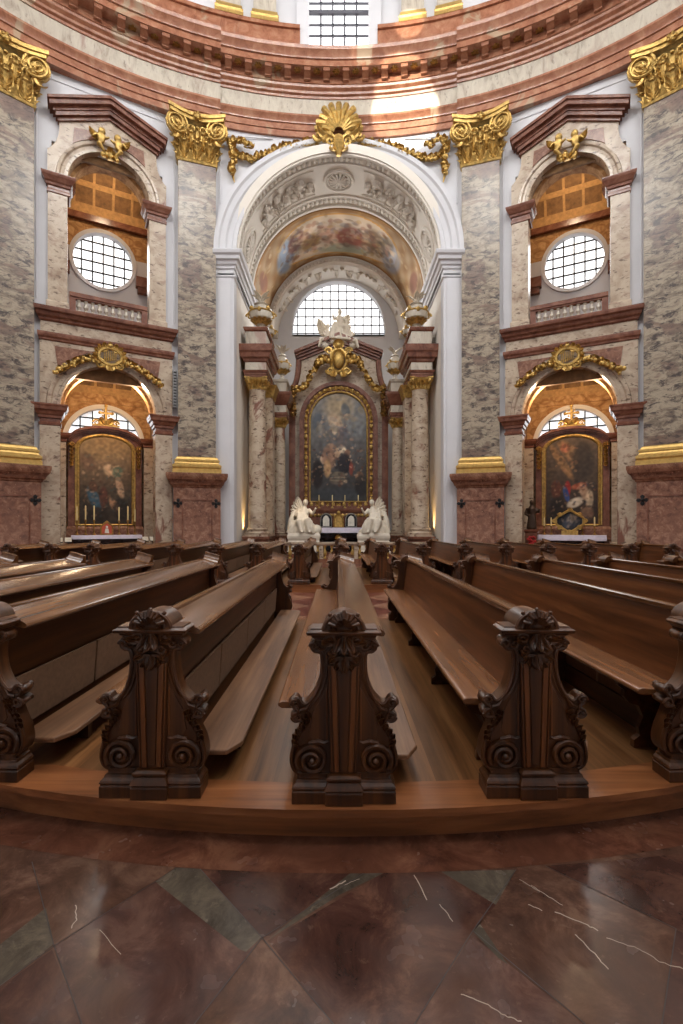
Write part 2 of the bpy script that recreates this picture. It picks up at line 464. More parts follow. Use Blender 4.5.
for k, pts in tiles: poly_at(pts, .0013 if k == 'tileG' else .0008, k)
for pts in ([(-1.492,2.314),(-1.116,1.852),(-0.840,1.544)], [(-1.210,1.692),(-1.116,1.852),(-0.855,2.185),(-0.790,2.274)], [(-0.326,1.888),(0.130,2.274)], [(-0.676,2.267),(-0.326,1.888),(-0.502,1.544)],
            [(-0.326,1.888),(-0.030,1.544)], [(0.801,2.261),(0.505,1.921),(0.203,1.544)], [(0.505,1.921),(0.780,1.544)], [(0.947,2.287),(1.317,1.930),(1.000,1.544)]):
    strip(pts, .0038, .0018, 'joint')
rv = random.Random(3)
for pts in ([(0.795,2.197),(0.871,2.108),(0.928,2.036)], [(0.835,2.160),(0.858,2.119)], [(0.873,2.015),(0.964,1.950),(1.006,1.916)], [(1.015,1.888),(1.114,1.835),(1.156,1.785),(1.238,1.745)], [(0.901,1.902),(0.937,1.801),(0.950,1.745)],
            [(0.389,1.663),(0.467,1.628),(0.518,1.588),(0.573,1.563)], [(0.001,2.166),(0.079,2.209)], [(-0.065,2.137),(0.015,2.197)], [(0.319,2.222),(0.360,2.052)], [(0.402,2.052),(0.441,1.950)], [(0.775,2.052),(0.831,2.015)], [(-1.144,2.052),(-1.094,1.974),(-1.095,1.926)], [(-0.976,1.926),(-0.818,1.793)]):
    q = []
    for (a,b),(c,d) in zip(pts, pts[1:]):
        for i in range(6):
            q.append((a+(c-a)*i/6+rv.uniform(-.0035,.0035), b+(d-b)*i/6+rv.uniform(-.004,.004)))
    strip(q, rv.uniform(.002,.006), .0022, 'vein')
# curved red border in front of the platform
def edge_y(x, R=7.5, y0=2.43): return y0 + (R - math.sqrt(max(0,R*R-min(x*x,R*R*.98))))
ring = []
for i in range(41):
    x = -6+12*i/40; ring.append((x, edge_y(x,7.5,2.235)))
rr = ring + [(x, edge_y(x,7.5,2.6)) for x,_ in reversed(ring)]
for i in range(40):
    a, b = ring[i], ring[i+1]
    fl.add([(a[0],a[1],.002),(b[0],b[1],.002),(b[0],edge_y(b[0],7.5,2.7),.002),(a[0],edge_y(a[0],7.5,2.7),.002)], [(0,1,2,3)], keys.index('tileR')+1)
floor = struct(fl.build('floor', [M['floor']]+[M[k] for k in keys], smooth=0, fix=False))

# ---- pew platforms
def platform(name, label, flip):
    root = thing(name, label, 'platform', (0, 0, 0))
    ys = lambda y: 2*CY - y if flip else y
    n = 48; xs = [-7.0+14.0*i/n for i in range(n+1)] if not flip else [-8.6+17.2*i/n for i in range(n+1)]
    R = 7.5 if not flip else 9.6
    yfar = 7.45 if not flip else 7.25
    def ef(x, d=0): return min(edge_y(x, R, 2.43+d), yfar-.2)
    b = MB(); poly = [(x, ys(ef(x,.09))) for x in xs] + [(xs[-1], ys(yfar-.1)), (xs[0], ys(yfar-.1))]
    if flip: poly = poly[::-1]
    b.prism_z(poly, .0, .177); b.build('deck', M['deck'], root, smooth=0)
    e = MB()
    for i in range(n):
        a0,a1 = xs[i], xs[i+1]
        q = lambda x,d: (x, ys(ef(x,d)))
        for d0,d1,z0,z1 in ((0,.26,.14,.1785),(.07,.24,.0,.14)):
            P = [q(a0,d0),q(a1,d0),q(a1,d1),q(a0,d1)]
            if flip: P = P[::-1]
            e.prism_z(P, z0, z1)
    e.build('front_edge', M['nosing'], root, smooth=20)
    k = MB(); y0, y1 = sorted((ys(yfar-.14), ys(yfar)))
    k.box(xs[0],xs[-1],y0,y1,0,.1785); k.build('aisle_edge', M['nosing'], root, smooth=0)
    return root
platform('wooden_platform', 'low wooden platform with curved front edge nearest the viewer, under the front block of pews', False)
platform('wooden_platform', 'low wooden platform beyond the cross aisle, under the rear block of pews', True)

# ------------------------------------------------------------------ pews
def half_outline():
    h = [(.245,.145),(.262,.15),(.285,.17),(.297,.21),(.292,.26),(.278,.31),(.258,.355),(.243,.395),(.236,.43),
         (.25,.438),(.272,.436),(.288,.45),(.284,.47),(.262,.482),(.268,.50),(.286,.515),(.288,.54),(.272,.556),(.252,.55),(.238,.53),(.215,.527),
         (.19,.548),(.166,.58),(.147,.625),(.134,.675),(.128,.73),(.129,.785),(.14,.81),(.163,.812),(.182,.826),(.187,.85),(.176,.868),(.16,.876)]
    return h
def catmull(P, n=3, closed=False):
    out = []; m = len(P)
    for i in range(m-1):
        p0,p1,p2,p3 = P[max(i-1,0)],P[i],P[i+1],P[min(i+2,m-1)]
        for k in range(n):
            t = k/n
            out.append(tuple(.5*((2*b)+(c-a)*t+(2*a-5*b+4*c-d)*t*t+(3*b-a-3*c+d)*t**3) for a,b,c,d in zip(p0,p1,p2,p3)))
    out.append(P[-1]); return out
HO = catmull(half_outline(), 2)

def pew_end(parent):
    # carved end board: x across, z up, carved face towards -y
    body = MB()
    prof = [(-x,z) for x,z in HO] + [(x,z) for x,z in reversed(HO)]
    body.prism(prof, -.045, .045)
    root = body.build('pew_end', M['walnut'], parent, smooth=30, bevel=.004)
    # raised rim following the outline
    rim = MB()
    for s in (-1,1):
        pts = [(s*(x-.012), -.05, z) for x,z in HO]
        rim.tube(pts, [.011]*len(pts), 6)
        pts = [(s*(x-.038), -.046, z) for x,z in HO[40:54]]
        rim.tube(pts, [.007]*len(pts), 5)
    rim.build('moulded_rim', M['walnut'], root)
    # tapering centre strip and side panels
    cs = MB()
    cs.prism([(-.072,.15),(.072,.15),(.086,.74),(-.086,.74)], -.058, -.04)
    cs.prism([(-.02,.17),(.02,.17),(.034,.72),(-.034,.72)], -.066, -.05)
    cs.build('centre_strip', M['walnut'], root, smooth=0, bevel=.004)
    sp = MB()
    for s in (-1,1):
        P = [(.084,.30),(.165,.325),(.19,.36),(.178,.42),(.172,.47),(.135,.535),(.1,.6),(.086,.67)]
        P = [(s*x,z) for x,z in P]
        sp.prism(P if s > 0 else P[::-1], -.05, -.042)
    sp.build('side_panel', M['walnut'], root, smooth=0, bevel=.003)
    gl = MB()
    for s in (-1,1):
        for a0,a1,b0,b1 in ((.026,.05,.042,.07),(.06,.066,.078,.085)):
            P = [(s*a0,.16),(s*a1,.16),(s*b1,.735),(s*b0,.735)]
            gl.prism(P if s > 0 else P[::-1], -.068, -.05)
        P = [(s*.088,.33),(s*.098,.33),(s*.098,.6),(s*.088,.62)]; gl.prism(P if s > 0 else P[::-1], -.055, -.04)
    gl.build('chestnut_fillet', M['panelwood'], root, smooth=0, bevel=.002)
    # big volutes at the foot
    for s in (-1,1):
        v = MB()
        v.spiral((s*.172,-.055,.222), .088, 2.1, (s,0,0), (0,0,1), .017, a0=-.6, dirn=1, lift=(0,-.022,0), rin=.14)
        v.ball((s*.172,-.07,.222), (.02,.022,.02))
        v.tube([(s*.19,-.05,.31),(s*.14,-.058,.322),(s*.105,-.054,.312),(s*.085,-.05,.322)], [.012,.016,.012,.006], 6)
        for i in range(7):                                                   # leaf spray climbing the edge
            t = i/6; x = .265-.05*t+.018*math.sin(t*5); z = .27+.17*t
            v.leaf((s*x,-.045,z), (s*-.25,-.2,1), (s*.3,-1,0), .055, .034, .5, .008, n=4)
        v.build('volute', M['walnut'], root)
    # arm knobs
    for s in (-1,1):
        v = MB()
        v.ball((s*.275,-.012,.528), (.03,.052,.03), 12, 8)
        v.ball((s*.268,-.012,.455), (.026,.05,.02), 12, 8)
        v.spiral((s*.255,-.052,.455), .03, 1.4, (s,0,0), (0,0,1), .009, dirn=-1)
        v.spiral((s*.262,-.056,.528), .026, 1.3, (s,0,0), (0,0,1), .009, dirn=1)
        v.tube([(s*.235,-.05,.49),(s*.2,-.055,.5),(s*.165,-.052,.56)], [.012,.012,.006], 6)
        v.build('arm_scroll', M['walnut'], root)
    # top scrolls and cornice blocks
    for s in (-1,1):
        v = MB()
        v.ball((s*.165,0,.842), (.026,.058,.026), 12, 8)
        v.spiral((s*.163,-.056,.842), .024, 1.4, (s,0,0), (0,0,1), .008, dirn=1)
        v.build('top_scroll', M['walnut'], root)
    co = MB()
    co.loft(-.15,.15,-.05,.05,[(.872,.0),(.878,.012),(.888,.012),(.893,.022),(.905,.028),(.91,.048),(.926,.052),(.93,.046),(.938,.03),(.945,.03)])
    co.build('cornice', M['walnut'], root, smooth=20, bevel=.002)
    cap = MB()
    n = 20
    semi = [(.112*math.cos(PI*i/n), .925+.098*math.sin(PI*i/n)) for i in range(n+1)]
    cap.prism(semi, -.075, .13); 
    ps = [(.112*math.cos(PI*i/n), -.078, .925+.098*math.sin(PI*i/n)) for i in range(n+1)]
    cap.tube(ps, [.012]*len(ps), 6)
    cap.tube([(x*.72,-.078,.925+(z-.925)*.72) for x,_,z in ps], [.007]*len(ps), 5)
    cap.build('arched_cap', M['walnut'], root, smooth=40)
    # shell crest and the carved cartouche below it
    sh = MB()
    for i in range(9):
        a = math.radians(12+156*i/8)
        c0 = Vector((0,-.086,.955)); d = Vector((math.cos(a),0,math.sin(a)))
        L = .082 if i % 2 == 0 else .074
        sh.tube([c0+d*.012, c0+d*L*.6+Vector((0,-.02,0)), c0+d*L+Vector((0,-.004,0))], [.006,.011,.013], 6)
    for a in (0,1,2):
        q = (-.075,0,.075)[a]
        sh.ball((q,-.075,1.018 if a != 1 else 1.036), .012, 8, 6)
    sh.build('shell_crest', M['walnut'], root)
    ca = MB()
    ca.ball((0,-.07,.865), (.032,.03,.06), 12, 8)
    for q in (-1,0,1): ca.leaf((q*.012,-.088,.90), (q*.5,-.15,-1), (0,-1,.1), .1, .034, .5, .01)
    ca.box(-.085,.085,-.075,-.04,.775,.79)
    for s in (-1,1):
        ca.spiral((s*.07,-.07,.875), .034, 1.5, (s,0,0), (0,0,1), .011, dirn=1)
        ca.spiral((s*.055,-.068,.815), .028, 1.4, (s,0,0), (0,0,1), .01, dirn=-1)
        ca.spiral((s*.115,-.06,.845), .024, 1.3, (s,0,0), (0,0,1), .009, dirn=-1)
        ca.spiral((s*.1,-.06,.895), .02, 1.3, (s,0,0), (0,0,1), .008)
        ca.leaf((s*.03,-.06,.80), (s*.7,-.2,-.5), (0,-1,.2), .075, .035, .4, .01)
        ca.leaf((s*.05,-.06,.86), (s*1,-.2,.15), (0,-1,.2), .085, .04, .4, .01)
        ca.leaf((s*.02,-.065,.905), (s*.55,-.2,.7), (0,-1,.2), .075, .034, .4, .01)
        ca.leaf((s*.02,-.06,.76), (s*.5,-.1,-.8), (0,-1,.2), .06, .03, .5, .01)
    ca.leaf((0,-.064,.79), (0,-.15,-1), (0,-1,0), .09, .05, .5, .012)
    ca.ball((0,-.078,.715), .015, 8, 6)
    ca.build('carved_cartouche', M['walnut'], root)
    pl = MB()
    pl.loft(-.245,.245,-.055,.055,[(0,.035),(.062,.035),(.066,.03),(.074,.03),(.08,.036),(.092,.03),(.105,.016),(.118,.012),(.122,.0),(.15,.0)])
    pl.loft(-.075,.075,-.085,.055,[(0,.025),(.062,.025),(.066,.02),(.074,.02),(.08,.03),(.092,.024),(.112,.012),(.116,.008),(.13,.018),(.142,.018),(.15,.0)])
    pl.build('plinth', M['walnut'], root, smooth=15, bevel=.002)
    return root

def pew_bodies(L, parent, near=True):
    y0, y1 = .06, L-.06
    bk = MB(); bk.prism([(-.055,.42),(-.02,.42),(.03,.905),(.0,.905)], y0, y1); bk.build('backrest', M['back'], parent, smooth=0)
    ba = MB()
    ba.prism([(.012,.50),(.045,.50),(.062,.845),(.032,.845)], y0, y1)
    ba.build('rear_board', M['walnuty'], parent, smooth=0)
    br = MB()
    br.prism([(-.022,.9),(-.03,.915),(-.03,.928),(-.022,.936),(.014,.936),(.02,.93),(.022,.922),(.20,.868),(.222,.852),(.226,.84),(.218,.828),(.2,.828),(.02,.885)], y0-.01, y1)
    if near:                                         # the far end of the rest curls up
        n = 8; A_ = []
        for i in range(n+1):
            t = PI/2*i/n; A_.append((y1-.30+.26*math.sin(t), .13*(1-math.cos(t))))
        vs = []
        for (yy,h) in A_: vs += [(0,yy,.905+h),(.21,yy,.845+h),(.21,yy,.83),(0,yy,.88)]
        vs += [(0,y1+.02,.905+.13),(.21,y1+.02,.845+.13),(.21,y1+.02,.83),(0,y1+.02,.88)]
        br.add(vs, [(4*i+k,4*i+4+k,4*i+4+(k+1)%4,4*i+(k+1)%4) for i in range(n+1) for k in range(4)] + [(0,1,2,3),(4*n+7,4*n+6,4*n+5,4*n+4)])
    br.build('book_rest', M['rest'], parent, smooth=30)
    st = MB()
    P = [(-.335,.438),(-.352,.448),(-.357,.46),(-.35,.472),(-.33,.478),(-.05,.462),(-.04,.43)]
    st.prism(P, .05, y1-.02)
    st.build('seat', M['seat'], parent, smooth=40, bevel=.006)
    n = max(2, round(L/1.15))
    for i in range(n):
        yy = .35 + (L-.5)*i/(n-1) if n > 1 else L/2
        yy = min(yy, L-.2)
        b = MB()
        P = [(-.31,.438),(-.30,.40),(-.26,.37),(-.265,.33),(-.23,.29),(-.17,.27),(-.14,.2),(-.17,.13),(-.16,.08),(-.2,.05),(-.2,0),(.02,0),(.02,.43)]
        b.prism(P, yy-.02, yy+.02); b.build('seat_bracket', M['walnuty'], parent, smooth=0)
    lb = MB(); lb.box(.0,.022,y0,y1,.0,.16); lb.build('skirting_board', M['walnuty'], parent, smooth=0)
    m = max(1, round(L/1.05)); w = (L-.16)/m
    for i in range(m):
        b = MB(); a0 = .08+w*i+.012; a1 = .08+w*(i+1)-.012
        b.prism([(.022,.155),(.042,.155),(.066,.49),(.044,.49)], a0, a1)
        b.build('knee_panel', M['pad'], parent, smooth=0, bevel=.004)
    kn = MB(); kn.prism_z([(.12,.1),(.36,.1),(.425,.22),(.425,y1-.1),(.36,y1),(.12,y1)], .135, .165)
    kn.build('kneeler', M['kneel'], parent, smooth=0, bevel=.008)
    for yy in (.5, L/2, L-.5):
        kb = MB(); kb.box(.14,.36,yy-.025,yy+.025,0,.136)
        kb.build('kneeler_block', M['walnuty'], parent, smooth=0)

ORD = ['first','second','third','fourth','fifth','sixth','seventh','eighth','ninth']
PT = .18
proto_near = None
def make_pew(x, y, L, label, group, src_end, near=True):
    r = thing('church_pew', label, 'pew', (x, y, PT), 0, group)
    if src_end is None: e = pew_end(r)
    else: e = dup_tree(src_end, r)
    e.scale = (.955,1,.95)
    f = dup_tree(e, r); f.location = (0, L, 0); f.rotation_euler = (0,0,PI)
    pew_bodies(L, r, near)
    return r, e
END = None
for k in (0,-1,1,-2,2,-3,3,-4,4,-5,5):
    x = .0 + k*1.003
    y = 2.57 + (x*x)/(2*9.5)
    xn = {0:0,1:1.015,2:2.075}.get(abs(k), abs(k)*1.04)*(1 if k > 0 else -1)
    L = 7.3 - y
    if k == 0: lab = 'carved walnut pew in the middle of the front block, its end facing the viewer'
    else:
        side = 'left' if k < 0 else 'right'
        lab = f'{ORD[abs(k)-1]} carved walnut pew to the {side} of the middle pew, front block'
    r, e = make_pew(x, y, L, lab, 'pews in the front block', END)
    r.location.x = xn; r.rotation_euler.z = math.atan2(xn-x, L)
    if END is None: END = e
for k in range(-8, 9):
    x = .03 + k*1.003
    y = 11.75
    far = 16.4 - (x*x)/19.0
    L = far - y
    if k == 0: lab = 'pew beyond the cross aisle, straight behind the middle front pew and before the gilt rail'
    else:
        side = 'left' if k < 0 else 'right'
        lab = f'{ORD[abs(k)-1]} pew to the {side} of centre in the rear block beyond the cross aisle'
    make_pew(x, y, L, lab, 'pews in the rear block', END, True)


# ------------------------------------------------------------------ ornament helpers
def gild_leafwork(mb, pts, size, rnd, out=(0,-1,0), flowers=True):
    # festoon of leaves and flowers along a path
    for i, p in enumerate(pts):
        for k in range(4):
            a = rnd.uniform(0, 2*PI)
            d = Vector((math.cos(a), -.35, math.sin(a)))
            mb.leaf(Vector(p)+d*size*.2, d, out, size*rnd.uniform(.6,1.0), size*.75, .7, size*.14, n=4)
        if flowers:
            for k in range(2): mb.ball(Vector(p)+Vector(out)*size*.35+Vector((rnd.uniform(-.4,.4),0,rnd.uniform(-.5,.5)))*size, size*rnd.uniform(.32,.5), 7, 5)

def capital(parent, w, d, z0, z1, mat):
    """composite capital: leaf bell, scrolls and a concave abacus; half width w, depth d behind the face at y=0"""
    H = z1-z0
    bell = MB(); bell.loft(-w,w,0,d,[(z0,0.03),(z0+.04*H,.06),(z0+.055*H,.02),(z0+.07*H,0),(z0+.62*H,.0),(z0+.72*H,.08)])
    rc = random.Random(17)
    def acanthus(x, z, up, out, L, wd):
        out = Vector(out); upv = Vector(up).normalized(); side = upv.cross(out).normalized(); p = Vector((x[0],x[1],z))
        bell.leaf(p, upv, out, L, wd*.8, .3, .05, n=6)
        for q in (-1,1):
            for k in range(3):
                bell.leaf(p+upv*L*(.12+.24*k)+out*.02, upv*.8+side*q*.75, out, L*.38, wd*.34, .5, .035, n=4)
        tip = p+upv*L*.86+out*.13
        bell.ball(tip, (wd*.34,.075,.06), 9, 6); bell.ball(tip-upv*.07+out*.02, (wd*.2,.06,.05), 8, 5)
    for row,(zb,hh) in enumerate(((z0+.06*H,.40*H),(z0+.28*H,.38*H))):
        m = 3 if row == 0 else 4
        for i in range(m):
            x = -w + 2*w*((i+.5)/m if row == 0 else i/(m-1)*.94+.03)
            acanthus((x,-.02), zb, (0,-.03,1), (0,-1,0), hh, 2*w/3.4)
        for s in (-1,1):
            acanthus((s*w,d*.5), zb, (0,0,1), (s,0,0), hh, d*.8)
    for s in (-1,1):
        for j in (.28,.62):
            bell.spiral((s*w*j,-.14,z0+.66*H), .075*H, 1.4, (s,0,0), (0,0,1), .03)
            bell.tube([(s*w*j*.7,-.05,z0+.3*H),(s*w*j*.8,-.09,z0+.5*H),(s*w*j,-.13,z0+.6*H)], [.04,.045,.03], 6)
    for i in range(9):
        bell.ball((-w+2*w*(i+.5)/9, -.12, z0+.70*H), (.07,.06,.05), 8, 5)
    c = bell.build('capital', mat, parent, smooth=50)
    for s in (-1,1):
        v = MB(); cx, cz = s*(w+.02), z0+.70*H
        ax = Vector((s*.96,-.28,0)); ay = Vector((0,0,1))
        v.spiral((cx,-.2,cz), .23*H, 2.4, ax, ay, .05, a0=PI*.6, dirn=1, lift=(s*.03,-.08,0), rin=.1)
        v.ball((cx+s*.02,-.25,cz), .06)
        nrm = Vector((s*.28,.96,0))
        Q = [Vector((cx,-.17,cz)) + ax*(.23*H)*math.cos(2*PI*i/14) + ay*(.23*H)*math.sin(2*PI*i/14) for i in range(14)]
        v.add([q for q in Q] + [q+nrm*.12 for q in Q], [tuple(range(14)), tuple(range(27,13,-1))] + [(i,14+i,14+(i+1)%14,(i+1)%14) for i in range(14)])
        v.leaf((cx-s*.05,-.14,cz-.2*H), (s*.5,-.2,-1), (s*.4,-1,0), .28*H, .22, .6, .04)
        v.build('scroll', mat, c)
    ab = MB(); m = 12
    for zz0, zz1, ex in ((z0+.86*H, z0+.93*H, 0), (z0+.93*H, z1, .06)):
        W = w+.27+ex
        P = [(W*(-1+2*i/m), -.40-ex+.30*math.cos((-1+2*i/m)*PI/2)) for i in range(m+1)]
        P = [(W,-.42-ex)] + [] if False else P
        P += [(W-.04, d),(-W+.04, d)]
        ab.prism_z(P, zz0, zz1)
    ab.ball((0,-.16,z0+.93*H), (.13,.1,.13), 8, 6)
    for a in range(5): ab.ball((.1*math.cos(a*1.257),-.22,z0+.93*H+.1*math.sin(a*1.257)), .06, 6, 4)
    ab.build('abacus', mat, c)
    return c

def pilaster(place, off, hw, label, mirror=False, deep=.42):
    x, y, rz = place
    r = thing('pilaster', label, 'pilaster', (x, y, 0), rz, 'giant pilasters of the oval hall')
    pw = hw+.17
    pd = MB(); pd.loft(-pw,pw,-.17,deep,[(0,.12),(.35,.12),(.4,.06),(.5,.02),(.55,0),(3.05,0),(3.08,.04),(3.13,.05),(3.16,.1),(3.27,.14),(3.36,.22),(3.44,.24),(3.5,.26),(3.6,.26),(3.62,.2)])
    p = pd.build('pedestal', M['redbase'], r, smooth=25)
    pn = MB()
    for (x0,x1,z0,z1) in ((-pw+.32,pw-.32,2.56,2.6),(-pw+.32,pw-.32,.8,.84),(-pw+.32,-pw+.36,.8,2.6),(pw-.36,pw-.32,.8,2.6)):
        pn.box(x0,x1,-.2,-.16,z0,z1)
    pn.build('panel_moulding', M['red'], p, smooth=0)
    for s in (-1,1):
        c = MB(); cx, cz = s*(pw-.18), 2.45
        for a in range(4):
            d = Vector((math.cos(a*PI/2),0,math.sin(a*PI/2))); e = Vector((-d.z,0,d.x))
            o = Vector((cx,-.2,cz))
            q = [o+d*.02+e*.03, o+d*.13+e*.07, o+d*.19, o+d*.13-e*.07, o+d*.02-e*.03]
            c.add([v for v in q]+[v+Vector((0,.05,0)) for v in q], [(0,1,2,3,4),(9,8,7,6,5)]+[(i,5+i,5+(i+1)%5,(i+1)%5) for i in range(5)])
        c.ball((cx,-.2,cz), .05)
        c.build('cross_sconce', M['iron'], p, smooth=0)
    ba = MB(); ba.loft(-hw,hw,0,deep,[(3.62,.2),(3.78,.2),(3.8,.17),(3.86,.2),(3.93,.2),(3.97,.15),(4.0,.12),(4.06,.1),(4.08,.13),(4.14,.13),(4.17,.08),(4.24,.05),(4.28,0)])
    ba.build('attic_base', M['goldbase'], r, smooth=25)
    sh = MB(); sh.box(-hw,hw,0,deep,4.27,15.78)
    sh.build('shaft', M['greymarble'], r, smooth=0, bevel=.015)
    capital(r, hw, deep, 15.75, 17.6, M['gold'])
    return r
R17 = math.radians(17.77); R43 = math.radians(42.97)
pilaster((-5.54,18.95,R17), 0, .715, 'slim grey marble pilaster with gilded capital left of the great white arch')
pilaster((5.54,18.95,-R17), 0, .715, 'slim grey marble pilaster with gilded capital right of the great white arch')
pilaster((-10.945,15.88,R43), 0, .83, 'broad grey marble pilaster cut by the left edge, left of the left side altar')
pilaster((10.945,15.88,-R43), 0, .83, 'broad grey marble pilaster cut by the right edge, right of the right side altar')

# ------------------------------------------------------------------ entablature, drum and the rest of the oval hall
T0, T1 = -1.15, 1.15
en = bpy.data.objects.new('trim_1', None); C.objects.link(en); struct(en)
def ent(name, prof, mat, ress=.15, n=70, sm=30):
    m = MB(); m.sweep(prof, path(T0,T1,n,ress)); return m.build(name, mat, en, smooth=sm)
ent('architrave', [(-.9,17.55),(.04,17.55),(.04,17.78),(.08,17.79),(.08,18.02),(.13,18.04),(.14,18.12),(.2,18.2),(.24,18.26),(.24,18.33),(-.9,18.33)], M['redlit'])
ent('frieze', [(-.9,18.33),(.08,18.33),(.08,19.08),(-.9,19.08)], M['frieze'], sm=20)
ent('cornice', [(-.9,19.08),(.12,19.08),(.14,19.16),(.22,19.2),(.24,19.28),(.34,19.36),(.36,19.44),(.4,19.46),(.4,19.74),(.84,19.76),(.84,19.98),(.9,20.0),(.93,20.12),(1.04,20.24),(1.06,20.36),(-.9,20.42)], M['redlit'])
# modillions under the cornice
tt = T0+.05; seg = []
def step(t): return .80/math.hypot(A*math.cos(t), B*math.sin(t))
ts = [0.021]; t = .021
while t < .78: t += step(t); ts.append(t)
t = .021
while t > -.78: t -= step(t); ts.insert(0, t)
mo = MB()
mo.prism_x([(0,.0),(0,-.24),(-.1,-.22),(-.2,-.16),(-.3,-.12),(-.36,-.1),(-.4,-.04),(-.4,0)], -.13, .13)
mo.tube([(-.13,-.34,-.07),(.13,-.34,-.07)], .05, 8); mo.tube([(-.13,-.08,-.2),(.13,-.08,-.2)], .045, 8)
proto = None
for t in ts:
    on = abs(t) > T_IN-DT_IN
    x,y,nx,ny = ell(t, .40+(.15 if on else 0))
    if proto is None: o = proto = mo.build('modillion', M['redlit'], en, smooth=30)
    else: o = proto.copy(); C.objects.link(o); o.parent = en
    o.location = (x,y,19.755); o.rotation_euler = (0,0,math.atan2(-nx,-ny)*-1)
# gilt rosettes between the modillions
ro = MB(); ro.ball((0,0,0),(.09,.09,.04),8,4)
for a in range(6): ro.ball((.1*math.cos(a*PI/3),.1*math.sin(a*PI/3),0),(.06,.06,.03),6,4)
rp = None
for a, b2 in zip(ts, ts[1:]):
    t = (a+b2)/2; x,y,nx,ny = ell(t,.62)
    if abs(t) > .62: continue
    if rp is None: o = rp = ro.build('gilt_rosette', M['golddark'], en)
    else: o = rp.copy(); C.objects.link(o); o.parent = en
    o.location = (x,y,19.745)

# drum above the cornice
WT = 1.25/A
def arcwall(name, segs, mat, parent=None):
    m = MB()
    for (t0,t1,off,z0,z1,th) in segs:
        n = max(3,int(abs(t1-t0)/.04)); m.sweep([(off,z0),(off,z1),(off-th,z1),(off-th,z0)], [ell(t0+(t1-t0)*i/n) for i in range(n+1)])
    o = m.build(name, mat, parent, smooth=14); return o
WF = 1.6/A
struct(arcwall('trim_2', [(-1.3,-WF,.42,20.3,21.55,.5),(WF,1.3,.42,20.3,21.55,.5),(-1.3,-WF,.5,21.55,21.7,.5),(WF,1.3,.5,21.55,21.7,.5)], M['redlit']))
rest = []
for s in (-1,1):
    rest.append((s*WT,s*1.3,.2,20.3,30.0,.6))
rest.append((1.3,2*PI-1.3,.2,20.3,30.0,.6))
struct(arcwall('wall_drum', rest, M['white']))
for s in (-1,1):
    for px,lab in ((3.02,'next to the drum window'),(4.42,'second from the drum window')):
        t = math.asin(px/A)*s; x,y,nx,ny = ell(t,.42)
        r = thing('drum_pilaster', f'marble drum pilaster with gilded base above the cornice, {lab}, {"left" if s<0 else "right"} side', 'pilaster', (x,y,21.7), -math.atan2(-nx,-ny), 'drum pilasters')
        m = MB(); m.loft(-.45,.45,0,.2,[(0,.1),(.12,.1),(.16,.07),(.24,.1),(.3,.06),(.42,.05),(.46,0)]); m.build('gilded_base', M['goldbase'], r, smooth=14)
        m = MB(); m.box(-.45,.45,0,.2,.45,7.5); m.build('shaft', M['frieze'], r, smooth=0)
# drum window in the middle
wd = bpy.data.objects.new('window_1', None); C.objects.link(wd); struct(wd)
yy = 19.62
m = MB(); m.box(-1.22,1.22,yy+.3,yy+.32,20.4,29.5); m.build('pane', M['pane'], wd, smooth=0)
m = MB()
for i in range(1,5): m.box(-1.22+.488*i-.036,-1.22+.488*i+.036,yy+.22,yy+.29,20.4,29.5)
for i in range(19): m.box(-1.22,1.22,yy+.22,yy+.29,20.78+.445*i-.024,20.78+.445*i+.024)
m.box(-1.24,1.24,yy+.14,yy+.24,22.5,22.63)
m.build('glazing_bars', M['muntin'], wd, smooth=0)
m = MB(); m.box(-1.7,-1.21,yy-.05,yy+.5,20.3,29.5); m.box(1.21,1.7,yy-.05,yy+.5,20.3,29.5); m.build('white_surround', M['white'], wd, smooth=0)
# rest of the oval wall, dome
m = MB(); a0 = T_OUT+.06
n = 60; pth = [ell(a0+(2*PI-2*a0)*i/n) for i in range(n+1)]
m.sweep([(0,0),(0,20.4),(-.5,20.4),(-.5,0)], pth); struct(m.build('wall_rear', M['white'], smooth=14))
m = MB(); prof = []
vs = []; fs = []; NN = 40; RR = 10
for i in range(RR+1):
    t = PI/2*i/RR
    for k in range(NN):
        a = 2*PI*k/NN; c = math.cos(t) if i < RR else .02
        vs.append(((A+.2)*c*math.sin(a), CY+(B+.2)*c*math.cos(a), 29.9+7*math.sin(t)))
for i in range(RR):
    for k in range(NN): fs.append((i*NN+k, i*NN+(k+1)%NN, (i+1)*NN+(k+1)%NN, (i+1)*NN+k))
fs.append(tuple(RR*NN+k for k in range(NN)))
m.add(vs, fs); struct(m.build('ceiling', M['white'], smooth=60))

# ------------------------------------------------------------------ great white arch of the middle chapel
AC, RI, RO = 12.55, 4.13, 4.98
root = bpy.data.objects.new('wall_chapel_front', None); C.objects.link(root); struct(root)
m = MB(); xs = sorted(set([-5.6+11.2*i/80 for i in range(81)]))
def arch_z(x): return AC + math.sqrt(max(0, (RI+.05)**2-x*x)) if abs(x) < RI+.05 else None
for a, b2 in zip(xs, xs[1:]):
    za, zb = arch_z(a), arch_z(b2)
    ya, yb = 20+bend0(a)+.06, 20+bend0(b2)+.06
    for th in (0,):
        z0a = za if za else 0; z0b = zb if zb else 0
        if za is None and zb is not None: z0a = AC
        if zb is None and za is not None: z0b = AC
        if za is None and zb is None: z0a = z0b = 0
        m.add([(a,ya,z0a),(b2,yb,z0b),(b2,yb,17.7),(a,ya,17.7),(a,ya+.5,z0a),(b2,yb+.5,z0b),(b2,yb+.5,17.7),(a,ya+.5,17.7)],
              [(0,1,2,3),(7,6,5,4),(0,4,5,1),(3,2,6,7)])
m.build('plaster_wall', M['white'], root, smooth=14)
m = MB()
